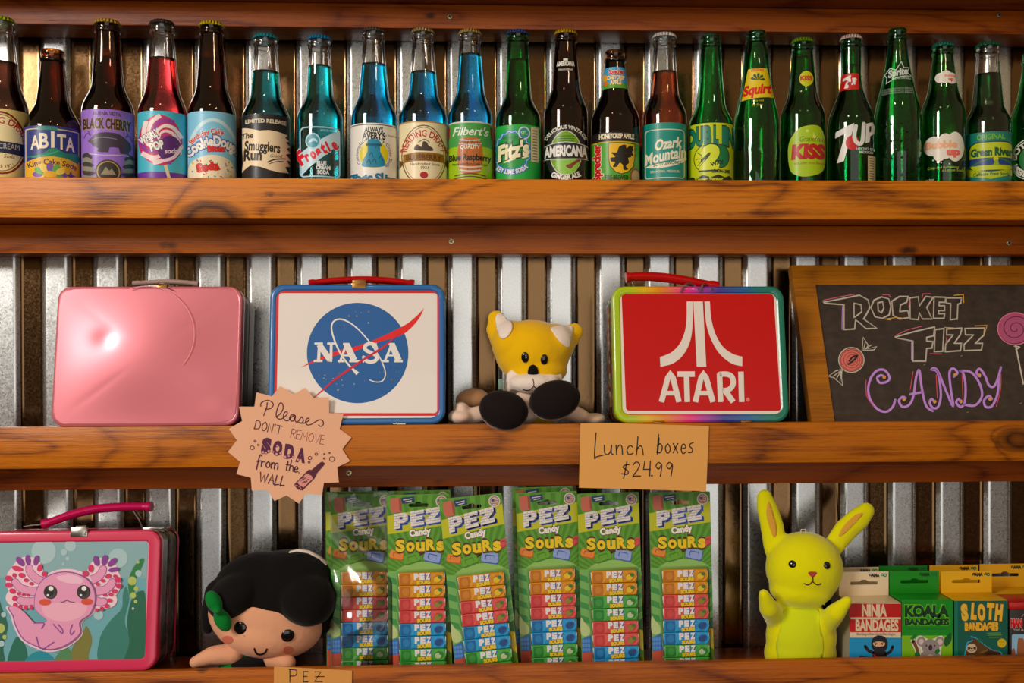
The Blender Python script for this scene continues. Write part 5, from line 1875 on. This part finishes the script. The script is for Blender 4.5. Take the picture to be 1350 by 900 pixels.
S.limb([(330, 735, .048, 62), (210, 745, .042, 52), (118, 782, .036, 34)])
S.build('arm', t, SKIN, .0024, 5)
S = Soft(f1, .2334, o)
S.limb([(560, 760, .050, 60), (640, 785, .040, 46)])
S.build('arm', t, SKIN, .0024, 5)
mb = MB()
mb.tube([hit(*f1(x, y), d) - o for x, y, d in ((655, 160, .045), (700, 150, .040), (760, 160, .038), (820, 190, .042), (855, 222, .052))], .0016, WHT, 8, flat=2.4)
mb.build('ribbon', t)

# -- yellow rabbit
f6 = crop(970, 630, .289)
o = hit(1062, 868, .062)
o.z = B3 + .001
t = thing('rabbit_plush', 'tall yellow rabbit plush with two long ears, next to the bandage boxes', 'plush toy', o)
LEM = plush_mat('lemon_plush', (234, 228, 66))
LIMEP = plush_mat('pale_lime_plush', (214, 222, 88))
S = Soft(f6, .289, o)
S.ell(312, 410, .054, 178, 168, .042).ell(300, 500, .052, 150, 90, .036)
S.limb([(178, 320, .064, 52), (166, 220, .066, 56), (142, 130, .066, 50), (132, 86, .066, 38)], .6)
S.limb([(440, 320, .064, 48), (500, 238, .066, 56), (566, 178, .066, 54), (594, 150, .066, 42)], .6)
S.ell(298, 720, .052, 164, 165, .034).ell(294, 800, .052, 168, 130, .034)
S.limb([(185, 640, .052, 52), (150, 590, .024, 46), (128, 530, .014, 26)])
S.limb([(415, 660, .036, 50), (458, 612, .012, 44), (508, 560, .002, 24)])
body = S.build('body', t, LEM, .0028, 7)
bb = bvh_of(body)
A = Art(.95)
A.blob([(222, 600), (300, 590), (378, 602), (384, 680), (400, 760), (380, 850), (300, 870), (210, 850), (185, 770), (204, 680)], LIMEP)
felt('belly', t, bb, f6, o, A, 14, .0004)
A = Art(.95)
PKF = plush_mat('apricot_felt', (222, 170, 90), .2)
A.blob([(150, 105), (170, 160), (188, 235), (175, 270), (156, 230), (140, 160)], PKF)
felt('inner_ear', t, bb, f6, o, A, 12, .0005)
A = Art(.95)
A.blob([(580, 162), (545, 205), (490, 258), (470, 262), (495, 215), (545, 168)], PKF)
felt('inner_ear', t, bb, f6, o, A, 12, .0005)
for x, y in ((258, 392), (416, 398)):
    bead('eye', t, bb, f6, o, x, y, .0052, BEAD, .5)
A = Art(.95)
NS = plush_mat('brown_stitch', (84, 50, 34), 0)
A.blob([(330, 430), (350, 426), (370, 430), (360, 446), (350, 452), (340, 446)], plush_mat('rose_felt', (176, 76, 70), .2))
A.stroke([(350, 450), (350, 470), (330, 486), (312, 480)], 4.5, NS)
A.stroke([(350, 470), (370, 486), (388, 480)], 4.5, NS)
felt('face_stitching', t, bb, f6, o, A, 10, .0005)
mb = MB()
p = hit(*f6(308, 244), .060) - o
mb.tube([p + Vector((-.004, 0, -.003)), p + Vector((-.003, 0, .003)), p + Vector((.003, 0, .003)), p + Vector((.004, 0, -.003))], .0007, WHT, 6)
mb.build('hanging_loop', t)

# ------------------------------------------------------------------ hanging cards of sour candy
def film(name, rough, ior=1.5):
    m = bpy.data.materials.new(name)
    m.use_nodes = True
    N, L = nodes_of(m)
    N.clear()
    out, mix, tr, gl, fr = (N.new('ShaderNode' + s) for s in ('OutputMaterial', 'MixShader', 'BsdfTransparent', 'BsdfGlossy', 'Fresnel'))
    gl.inputs['Roughness'].default_value = rough
    fr.inputs['IOR'].default_value = ior
    L.new(fr.outputs[0], mix.inputs[0])
    L.new(tr.outputs[0], mix.inputs[1])
    L.new(gl.outputs[0], mix.inputs[2])
    L.new(mix.outputs[0], out.inputs[0])
    return m
FILM = film('clear_film', .09, 1.6)
SHELL = film('clear_shell', .12, 1.08)
YC_ = .040
KC = .2887 * (YC_ + 1.31) / F_PX               # metres per unit of the card drawing
def cardf(Hc):
    """Card drawing units (x 403..690, y 72 down) to the card's own plane."""
    return lambda x, y, lift: ((x - 546.5) * KC, -lift, Hc - (y - 72) * KC)

def pez_art(A):
    A.rect(404, 72.5, 689, 960, (104, 156, 66))
    cx, cy = 560, 470
    for k in range(26):
        a0, a1 = R(180 + 7 * k), R(180 + 7 * k + 3.5)
        def edge(a):
            t = min((690 - cx) / math.cos(a) if math.cos(a) > 1e-6 else 9e9, (404 - cx) / math.cos(a) if math.cos(a) < -1e-6 else 9e9, (74 - cy) / math.sin(a) if math.sin(a) < -1e-6 else 9e9)
            return (cx + t * math.cos(a) * .995, cy + t * math.sin(a) * .995)
        A.poly([(cx, cy), edge(a0), edge(a1)], (82, 136, 48), hold=k > 0)
    A.ell(560, 450, 132, 70, (150, 190, 110))
    A.rect(404, 420, 689, 960, (128, 180, 104))
    for k in range(9):
        y = 440 + 62 * k
        A.poly([(404, y), (440, y + 14), (446, y + 44), (404, y + 28)], (76, 146, 80), hold=k > 0)
        A.poly([(689, y + 30), (664, y + 44), (662, y + 70), (689, y + 56)], (76, 146, 80), hold=True)
    A.blob([(404, 640), (420, 660), (444, 690), (440, 720), (404, 715)], (196, 210, 150))
    A.poly([(405, 735), (448, 722), (452, 800), (405, 800)], (62, 112, 182))
    for k in range(9):
        A.ell(412 + 13 * (k % 3), 745 + 20 * (k // 3), 6, 8, (98, 146, 206), hold=k > 0)
    A.poly([(405, 800), (452, 795), (452, 955), (405, 955)], (196, 92, 72))
    A.poly([(689, 690), (664, 705), (668, 780), (689, 800)], (206, 182, 44))
    A.poly([(689, 650), (672, 660), (670, 700), (689, 705)], (44, 90, 40))
    A.poly([(689, 805), (668, 790), (668, 955), (689, 955)], (110, 160, 60))
    # banner and name
    A.poly([(404, 168), (689, 122), (689, 214), (404, 252)], (196, 194, 48))
    shapes = {
        'P': [[(0, 0), (44, 0), (62, 14), (62, 44), (44, 58), (26, 58), (26, 84), (0, 84)], [(24, 22), (38, 22), (38, 36), (24, 36)]],
        'E': [[(0, 0), (62, 0), (62, 20), (26, 20), (26, 32), (56, 32), (56, 52), (26, 52), (26, 64), (62, 64), (62, 84), (0, 84)]],
        'Z': [[(0, 0), (64, 0), (64, 26), (34, 60), (66, 60), (66, 84), (0, 84), (0, 58), (28, 24), (0, 24)]],
    }
    for ch, x, y in (('P', 436, 160), ('E', 510, 150), ('Z', 582, 140)):
        sk = lambda p, ox=0, oy=0: (x + p[0] + ox, y + p[1] * .82 - p[0] * .14 + oy)
        for k in range(4):
            A.poly([sk(p, 2 + 3.0 * k, 1 + 2.2 * k) for p in shapes[ch][0]], (46, 78, 168), hold=k > 0)
        A.polyh([[sk(p) for p in l] for l in shapes[ch]], (236, 226, 216))
        for r in range(1, 6):
            A.stroke([sk((0, 14 * r)), sk((62, 14 * r))], 1.7, (120, 126, 168), sm=0, hold=r > 1)
            for c in range(3):
                A.stroke([sk((10 + 22 * c + 10 * (r % 2), 14 * r)), sk((10 + 22 * c + 10 * (r % 2), 14 * r - 13))], 1.4, (150, 152, 184), sm=0, hold=True)
    A.text('Candy', 555, 258, 28, (244, 236, 226), w=100, rot=-7, bold=.06, outline=((112, 66, 40), .07))
    # loose candies
    for (x, y, w_, h_, rot, c, c2_) in ((444, 345, 62, 34, 14, (226, 140, 74), (186, 96, 40)), (515, 362, 76, 38, -16, (110, 164, 66), (70, 122, 42)), (608, 358, 76, 44, 14, (150, 166, 214), (66, 92, 168)), (672, 300, 50, 34, -24, (206, 84, 84), (160, 50, 56))):
        q = lambda k, dx=0, dy=0: [(x + dx + (px * k) * math.cos(R(rot)) - (py * k) * math.sin(R(rot)), y + dy + (px * k) * math.sin(R(rot)) + (py * k) * math.cos(R(rot))) for px, py in rrect(-w_ / 2, w_ / 2, -h_ / 2, h_ / 2, 9)]
        lim = lambda pts: [(min(688, max(405, a)), b) for a, b in pts]
        A.poly(lim(q(1, 2, 6)), c2_)
        A.poly(lim(q(1)), c)
        A.poly(lim(q(.55)), c2_)
        A.poly(lim(q(.48, 1, 3)), c)
    for pos, ch, hh, ww in ((462, 'S', 48, 46), (508, 'o', 42, 44), (554, 'u', 42, 44), (602, 'R', 46, 48), (646, 's', 46, 40)):
        A.text(ch, pos, 328 - (2 if ch in 'R' else 0), hh * (1.28 if ch in 'ou' else 1) * (1.2 if ch == 's' else 1), (240, 204, 72), w=ww * .92, bold=.05, outline=((74, 44, 20), .12))
    # corner prints
    A.poly([(420, 88), (458, 84), (468, 96), (470, 150), (430, 156), (420, 140)], (196, 108, 88))
    A.poly([(458, 84), (468, 96), (470, 150), (460, 142)], (160, 76, 62))
    A.poly([(468, 86), (528, 80), (530, 106), (474, 114)], (34, 50, 96))
    A.stroke([(480, 96), (518, 91)], 4, (214, 210, 206), sm=0)
    A.stroke([(488, 105), (516, 101)], 4, (214, 210, 206), sm=0)
    A.ell(654, 106, 27, 27, (216, 200, 186))
    A.ell(654, 106, 21, 21, (110, 76, 60))
    A.ell(654, 106, 18, 18, (206, 190, 176))
    for k in range(4):
        A.rect(640, 97 + 6 * k, 668, 100 + 6 * k, (176, 60, 56), hold=k > 0)
    A.rect(640, 96, 654, 108, (60, 76, 130))

FLAV = {'orange': ((214, 146, 34), (186, 110, 20), (232, 196, 80)), 'red': ((214, 90, 84), (190, 60, 62), (150, 130, 60)), 'blue': ((62, 150, 200), (26, 96, 156), (30, 70, 130)), 'green': ((86, 164, 80), (50, 124, 56), (190, 206, 160))}
PACKS = {}
PW, PH, PD = 206 * KC, 55.5 * KC, .0082
def pack_mesh(fl):
    if fl in PACKS:
        return PACKS[fl]
    c, dk, fr = FLAV[fl]
    mb = MB()
    mb.box(-PW / 2, PW / 2, -PD, 0, 0, PH, ink(c, .42, .0), .0014, 3)
    foil = principled('silver_foil', rgb((200, 190, 178)), .3, Metallic=1.0)
    for s in (-1, 1):
        mb.box(s * PW / 2 - .0012, s * PW / 2 + .0012, -PD * .8, -.001, .0012, PH - .0012, foil, .0005)
    A = Art(.45, 0)
    A.rect(-98, -52, -52, -4, dk)
    for k in range(5):
        A.stroke([(-50 + 34 * k, -52), (-40 + 36 * k, -28), (-52 + 34 * k, -4)], 5, tuple(min(255, int(v * 1.12)) for v in c), hold=k > 0)
    A.ell(-74, -28, 15, 17, tuple(int(v * .6 + w_ * .4) for v, w_ in zip(c, dk)))
    A.ell(74, -27, 20, 17, dk)
    A.ell(70, -24, 15, 13, fr)
    A.ell(84, -34, 10, 8, (60, 120, 60) if fl != 'blue' else (40, 60, 120))
    for ch, x in (('P', -24), ('E', 2), ('Z', 28)):
        A.text(ch, x + 3, -24, 25, (46, 78, 168), w=25, bold=.1)
        A.text(ch, x, -26, 25, (238, 232, 228), w=23, bold=.08)
    A.text('SOURS', 8, -5, 15, (238, 206, 84), w=62, rot=-3, bold=.08, outline=((96, 60, 24), .05))
    fn = lambda x, y, l: (x * KC, -PD - l, -y * KC)
    A.emit(mb, fn, eps=.000012)
    PACKS[fl] = mb.mesh('candy_pack', 40)
    return PACKS[fl]

CARD_MESH = {}
def card_mesh(Hc):
    if 'c' not in CARD_MESH:
        mb = MB()
        slot = [(506, 114), (530, 113), (538, 106), (556, 106), (564, 113), (590, 114), (594, 122), (588, 130), (508, 130), (502, 122)]
        fn = cardf(Hc)
        out = [(q[0], q[2]) for q in (fn(x, y, 0) for x, y in rrect(403, 690, 72, 72 + Hc / KC, 10))]
        hole = [(q[0], q[2]) for q in (fn(x, y, 0) for x, y in slot)]
        mb.plate([out, hole], 0, .0006, ink((112, 150, 76), .4))
        A = Art(.5, 0)
        pez_art(A)
        # the printing stops at the card's foot and is punched out round the hanging slot
        rng_shapes = []
        for vs, fs, mat, layer in A.shapes:
            bm = bmesh.new()
            bv = [bm.verts.new((x, y, 0)) for x, y in vs]
            for q in fs:
                if len(set(q)) == len(q):
                    try:
                        bm.faces.new([bv[j] for j in q])
                    except ValueError:
                        pass
            ymax = 71 + Hc / KC
            bmesh.ops.bisect_plane(bm, geom=bm.verts[:] + bm.edges[:] + bm.faces[:], plane_co=(0, ymax, 0), plane_no=(0, 1, 0), clear_outer=True)
            if min(v[1] for v in vs) < 131 and max(v[1] for v in vs) > 105:
                for co, no in (((0, 105, 0), (0, 1, 0)), ((0, 131, 0), (0, 1, 0)), ((501, 0, 0), (1, 0, 0)), ((595, 0, 0), (1, 0, 0)), ((0, 113, 0), (0, 1, 0)), ((534, 0, 0), (1, 0, 0)), ((561, 0, 0), (1, 0, 0))):
                    bmesh.ops.bisect_plane(bm, geom=bm.verts[:] + bm.edges[:] + bm.faces[:], plane_co=co, plane_no=no)
                dead = []
                for fc in bm.faces:
                    cen = fc.calc_center_median()
                    if 501 < cen.x < 595 and 113 < cen.y < 131 or 534 < cen.x < 561 and 105 < cen.y < 114:
                        dead.append(fc)
                bmesh.ops.delete(bm, geom=dead, context='FACES')
            bm.verts.index_update()
            rng_shapes.append(([(v.co.x, v.co.y) for v in bm.verts], [tuple(v.index for v in fc.verts) for fc in bm.faces], mat, layer))
            bm.free()
        A.shapes = [s for s in rng_shapes if s[1]]
        A.emit(mb, fn, eps=.000012)
        CARD_MESH['c'] = mb.mesh('backing_card', 40)
    return CARD_MESH['c']

H_CARD = hit(900, 650, YC_).z - (B3 + .001)
STD = ('orange', 'orange', 'red', 'red', 'blue', 'blue', 'green', 'green')
ALT = ('orange', 'orange', 'green', 'green', 'red', 'red', 'blue', 'blue')
BLISTER = None
def candy_card(label, px_mid_bottom, y, tilt, order=STD, lean=3.0, rise=0.0, sleeve=False):
    p = hit(px_mid_bottom, 872, y)
    t = thing('candy_card', label, 'candy pack', (p.x, y, B3 + .0012 + rise), (-R(lean), -R(tilt), 0), 'hanging cards of sour candy')
    def part(name, me, par, loc=(0, 0, 0)):
        o = bpy.data.objects.new(name, me)
        COL.objects.link(o)
        o.parent = par
        o.location = loc
        return o
    part('backing_card', card_mesh(H_CARD), t)
    for k, fl in enumerate(order):
        part('candy_pack', pack_mesh(fl), t, ((559 - 546.5) * KC, -.0006, H_CARD - (423 + 57.2 * (k + 1) - 72) * KC))
    global BLISTER
    if BLISTER is None:
        mb = MB()
        x0, x1, z1, z0 = (446 - 546.5) * KC, (672 - 546.5) * KC, H_CARD - (414 - 72) * KC, H_CARD - (892 - 72) * KC
        lo = lambda i, yy: [(a, yy, b) for a, b in rrect(x0 + i, x1 - i, z0 + i, z1 - i, .003, 4)]
        mb.loft([lo(-.004, -.0004), lo(0, -.0005), lo(.0006, -.0088), lo(.0016, -.0098)], SHELL, (False, True))
        BLISTER = mb.mesh('clear_blister', 40)
    part('clear_blister', BLISTER, t)
    if sleeve:
        mb = MB()
        n, m_ = 26, 60
        rng = random.Random(3)
        ph = [rng.uniform(0, 6) for _ in range(6)]
        W2 = 150 * KC
        vs = []
        for j in range(m_ + 1):
            for i in range(n + 1):
                u, v = i / n, j / m_
                bulge = .004 + .014 * min(1, max(0, .63 - v) * 7.5) * math.sin(math.pi * u) ** .4 + .002 * math.sin(math.pi * u)
                wr = .0024 * math.sin(9 * u + 5 * math.sin(7 * v + ph[0]) + ph[1]) + .0019 * math.sin(23 * v + 6 * u + ph[2])
                vs.append(((u - .5) * 2 * W2, -bulge + wr * math.sin(math.pi * u) - .0002, v * (H_CARD + .003)))
        fs = [(j * (n + 1) + i, j * (n + 1) + i + 1, (j + 1) * (n + 1) + i + 1, (j + 1) * (n + 1) + i) for j in range(m_) for i in range(n)]
        mb.add(vs, fs, FILM)
        mb.build('plastic_sleeve', t, 80)
    return t

candy_card('candy card at the back of the left cluster, mostly hidden by the sleeved card', 472, .062, .6, rise=.0015)
candy_card('candy card behind the second card of the left cluster, only its top edge showing', 556, .064, .6, rise=.0015)
candy_card('hanging candy card in a shiny plastic sleeve, beside the black haired doll', 478, .050, .4, sleeve=True)
candy_card('second hanging candy card, between the sleeved card and the tilted card', 554.5, .0405, .8)
candy_card('tilted hanging candy card at the right of the left cluster', 643, .0285, 5.4)
candy_card('candy card standing taller behind the middle cluster, mostly hidden', 721, .064, 1.2, rise=.0050)
candy_card('left hanging candy card of the middle pair, red packs below the orange', 728, .050, 1.6)
candy_card('right hanging candy card of the middle pair, green packs below the orange', 808.5, .038, 1.2, ALT)
candy_card('hanging candy card standing alone beside the yellow rabbit plush', 901, .040, .6)

# ------------------------------------------------------------------ bandage boxes
def carton(label, name, xl, xr, ytop, ytab, y0, d, front, side, topc, tabc, art=None, f=None, mark=None, maker=None, body_art_side=None):
    a, b = hit(xl, 840, y0), hit(xr, 840, y0)
    w, cx = b.x - a.x, (a.x + b.x) / 2
    z0 = B3 + .0012
    hb = hit((xl + xr) / 2, ytop, y0).z - z0
    ht = hit((xl + xr) / 2, ytab, y0 + d).z - z0
    t = thing(name, label, 'box', (cx, y0, z0), group='bandage boxes on the bottom shelf')
    mb = MB()
    e = .0006
    # four sides and top, each printed in its own colour
    x0, x1 = -w / 2, w / 2
    mb.box(x0, x1, 0, d, 0, hb, ink(topc, .4), e)
    mb.build('carton', t)
    mb = MB()
    A = Art(.4, .1)
    A.rect(x0 + e, -hb + e, x1 - e, -e, front)
    A.emit(mb, lambda x, y, l: (x, -l, -y))
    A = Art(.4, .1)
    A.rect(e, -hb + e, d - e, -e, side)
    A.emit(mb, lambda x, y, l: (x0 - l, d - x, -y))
    if art:
        A = Art(.4, .1)
        art(A)
        M = matrix_of((cx, y0, z0), (0, 0, 0))
        A.emit(mb, on_plane(M, -.0001, f), eps=.000012)
    mb.build('printed_front', t)
    mb = MB()
    hx, hz = 0.0, hb + (ht - hb) * .52
    hw = w * .27
    slot = [(hx - hw, hz - .0022), (hx + hw, hz - .0022), (hx + hw + .001, hz), (hx + hw, hz + .0022), (hx + .006, hz + .0024), (hx + .003, hz + .0048), (hx - .003, hz + .0048), (hx - .006, hz + .0024), (hx - hw, hz + .0022), (hx - hw - .001, hz)]
    mb.plate([[(x0, hb - .002), (x1, hb - .002), (x1, ht), (x0, ht)], slot], d - .0011, d - .0004, ink(tabc, .45))
    if maker:
        A = Art(.5)
        s = .0042
        A.text('GAMA', x1 - .0205, -(ht - .0072), s, maker[0], w=.0155, bold=.08)
        A.text('GO', x1 - .0068, -(ht - .0072), s, maker[1], w=.0085, bold=.08)
        A.emit(mb, lambda x, y, l: (x, d - .0011 - l, -y))
    mb.build('hang_tab', t)
    return t

c7, c9 = crop(1090, 720, .17783), crop(1220, 720, .17783)
CRM = (230, 208, 176)
def art_ninja(A):
    A.rect(166, 424, 552, 526, (186, 24, 34))
    A.rect(168, 540, 552, 636, (186, 24, 34))
    A.text('NINJA', 353, 515, 82, CRM, w=185, bold=.045)
    A.text('BANDAGES', 372, 624, 78, CRM, w=318, bold=.045)
    A.text('Bandages/bandages/Bandages', 366, 658, 19, (60, 44, 40), w=285)
    A.rect(164, 676, 553, 960, (20, 146, 196))
    K = (24, 20, 26)
    A.blob([(330, 735), (335, 690), (365, 664), (392, 660), (425, 668), (448, 695), (452, 735), (440, 765), (392, 778), (345, 765)], K)
    A.blob([(345, 712), (392, 704), (430, 714), (424, 736), (390, 742), (352, 736)], (230, 180, 140))
    for x in (362, 412):
        A.ell(x, 724, 5, 7, K)
    A.stroke([(350, 712), (372, 716)], 4, K)
    A.stroke([(402, 716), (424, 712)], 4, K)
    A.blob([(350, 770), (430, 770), (448, 830), (440, 900), (345, 900), (338, 830)], K)
    A.stroke([(350, 790), (310, 772), (285, 740)], 24, K)
    A.stroke([(430, 800), (470, 780), (488, 742)], 22, K)
    A.stroke([(350, 830), (290, 828), (250, 820)], 26, K)
    A.stroke([(345, 800), (390, 835), (435, 850)], 9, (186, 24, 34))
    A.stroke([(395, 830), (425, 820), (418, 845)], 6, (220, 214, 210))
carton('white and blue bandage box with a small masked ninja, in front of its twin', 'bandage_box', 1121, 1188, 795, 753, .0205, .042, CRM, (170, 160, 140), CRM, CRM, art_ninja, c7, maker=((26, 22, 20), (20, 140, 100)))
carton('white bandage box hidden behind the ninja box, its hanging tab showing above', 'bandage_box', 1110, 1175, 788, 747, .0645, .042, CRM, CRM, CRM, CRM, maker=((26, 22, 20), (90, 150, 70)))

def art_koala(A):
    A.rect(556, 395, 930, 660, (30, 140, 50))
    A.rect(556, 660, 930, 960, (132, 186, 46))
    for s, y, h, w_ in (('KOALA', 518, 78, 330), ('BANDAGES', 582, 44, 330)):
        A.text(s, 742, y, h, (14, 56, 28), w=w_, bold=.06, outline=((120, 196, 60), .05))
    A.stroke([(610, 612), (880, 612)], 3, (14, 76, 36), sm=0)
    WH, GR, DG = (230, 222, 206), (150, 140, 136), (104, 92, 90)
    A.stroke([(640, 700), (668, 760), (690, 850)], 40, WH)
    A.stroke([(640, 700), (668, 760), (690, 850)], 24, (110, 72, 44))
    A.blob([(620, 680), (655, 650), (668, 662), (640, 690)], (40, 120, 60))
    A.blob([(650, 800), (672, 776), (684, 800), (664, 830)], (40, 120, 60))
    A.blob([(655, 700), (690, 660), (760, 690), (800, 680), (850, 660), (870, 700), (850, 750), (846, 830), (850, 900), (680, 900), (700, 800), (680, 740)], WH)
    for x in (700, 838):
        A.ell(x, 705, 34, 36, GR)
        A.ell(x, 707, 20, 22, (214, 196, 190))
    A.ell(768, 745, 66, 58, GR)
    A.blob([(700, 790), (770, 790), (838, 800), (840, 900), (700, 900)], GR)
    A.ell(768, 850, 40, 50, (196, 188, 180))
    A.ell(768, 750, 15, 22, (50, 38, 52))
    for x in (738, 798):
        A.ell(x, 735, 6, 7, (30, 24, 24))
    A.blob([(800, 780), (826, 755), (838, 775), (815, 800)], (40, 120, 60))
    A.blob([(870, 690), (900, 650), (920, 640), (924, 690), (900, 730), (876, 738)], (20, 90, 44))
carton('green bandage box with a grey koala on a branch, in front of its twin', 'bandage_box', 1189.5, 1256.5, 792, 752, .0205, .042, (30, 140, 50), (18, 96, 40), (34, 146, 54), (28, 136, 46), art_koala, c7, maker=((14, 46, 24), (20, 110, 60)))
carton('green bandage box hidden behind the koala box, its hanging tab showing above', 'bandage_box', 1174, 1240, 786, 745, .0645, .042, (30, 140, 50), (18, 96, 40), (34, 146, 54), (24, 120, 42), maker=((14, 46, 24), (20, 90, 50)))

def art_sloth(A):
    A.rect(215, 402, 610, 960, (14, 92, 78))
    A.rect(215, 402, 240, 960, (30, 120, 96))
    for i, ch in enumerate('SLOTH'):
        A.text(ch, 296 + 61 * i, 540 - 8 * (i % 2), 104, (238, 190, 90), w=(52, 44, 58, 56, 56)[i], rot=(-6, 4, -3, 3, 5)[i], bold=.08, outline=((110, 50, 24), .05))
    A.text('BANDAGES', 416, 620, 52, (236, 184, 84), w=250, bold=.08, rot=-1, outline=((110, 50, 24), .05))
    for k in range(3):
        A.stroke([(456 + 8 * k, 642 + 16 * k), (560 + 6 * k, 640 + 16 * k)], 5, (120, 160, 60), sm=0)
    A.ell(566, 716, 33, 33, (214, 186, 50))
    A.stroke([(545, 708), (588, 708)], 4, (170, 140, 40), sm=0)
    A.stroke([(550, 724), (584, 724)], 4, (170, 140, 40), sm=0)
    OUT, BR, FACE = (74, 170, 206), (92, 62, 34), (214, 190, 156)
    body = [(305, 760), (318, 715), (350, 700), (340, 675), (372, 682), (400, 700), (440, 735), (500, 770), (555, 785), (560, 840), (540, 900), (300, 900)]
    A.blob([(430 + (x - 430) * 1.07, 800 + (y - 800) * 1.08) for x, y in body], OUT)
    A.blob(body, BR)
    A.blob([(440, 760), (520, 785), (555, 795), (555, 860), (470, 860)], (66, 40, 30))
    A.stroke([(400, 790), (440, 775), (470, 760)], 14, (130, 92, 50))
    A.ell(342, 755, 38, 34, FACE)
    A.poly([(312, 742), (336, 748), (330, 762), (310, 764)], BR)
    A.poly([(374, 742), (352, 748), (358, 762), (376, 764)], BR)
    for x in (326, 360):
        A.ell(x, 754, 5, 6, (24, 18, 16))
    A.ell(343, 756, 8, 6, (40, 28, 24))
    A.stroke([(328, 770), (343, 776), (358, 770)], 3, (60, 40, 30))
    A.blob([(390, 690), (405, 680), (410, 705), (396, 712)], (30, 120, 90))
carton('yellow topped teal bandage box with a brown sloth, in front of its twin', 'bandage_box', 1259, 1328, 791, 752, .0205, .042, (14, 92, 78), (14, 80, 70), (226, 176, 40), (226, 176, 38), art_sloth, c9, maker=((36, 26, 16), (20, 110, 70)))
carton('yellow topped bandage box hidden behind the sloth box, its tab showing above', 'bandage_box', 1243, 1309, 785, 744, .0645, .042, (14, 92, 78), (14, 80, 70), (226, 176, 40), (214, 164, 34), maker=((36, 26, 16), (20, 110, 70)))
def art_sloth_back(A):
    for i, ch in enumerate('SLOTH'):
        A.text(ch, 1317 + 11 * i, 803, 18, (226, 190, 130), w=9, bold=.08)
carton('yellow topped bandage box behind the red and black hands box', 'bandage_box', 1311, 1379, 783, 742.5, .0645, .042, (14, 92, 78), (14, 80, 70), (226, 176, 40), (214, 162, 34), art_sloth_back, lambda x, y: (x, y), maker=((36, 26, 16), (20, 110, 70)))

# red and black box of tiny hands, cut off by the edge of the picture
p, q = hit(1331, 840, .0205), hit(1402, 840, .0205)
z0 = B3 + .0012
ht = hit(1340, 803, .0205).z - z0
w = q.x - p.x
t = thing('novelty_box', 'black box with a red top and blue picture panel, at the right edge', 'box', ((p.x + q.x) / 2, .0205, z0))
mb = MB()
mb.box(-w / 2, w / 2, 0, .042, 0, ht, ink((30, 20, 24), .4), .0006)
mb.build('carton', t)
mb = MB()
mb.box(-w / 2 - .0012, w / 2 + .0012, -.0012, .043, ht, ht + .010, ink((176, 26, 30), .35), .0012)
mb.build('lid', t)
A = Art(.4, .1)
A.text('HAN', 675, 596, 54, (206, 40, 48), w=88, bold=.08, align='C', outline=((226, 200, 180), .04))
A.text('TINY HAN', 705, 628, 17, (210, 190, 170), w=105)
A.stroke([(715, 520), (730, 505), (760, 515)], 4, (210, 190, 170))
A.rr(640, 652, 1000, 960, 12, (150, 190, 214))
A.blob([(640, 770), (662, 762), (668, 850), (640, 860)], (150, 92, 62))
A.blob([(684, 700), (706, 680), (730, 700), (740, 860), (682, 870)], (158, 98, 66))
A.blob([(745, 690), (770, 676), (790, 700), (790, 870), (745, 870)], (150, 92, 62))
mb = MB()
A.emit(mb, on_plane(matrix_of(((p.x + q.x) / 2, .0205, z0), (0, 0, 0)), 0, c9))
mb.build('printed_front', t)
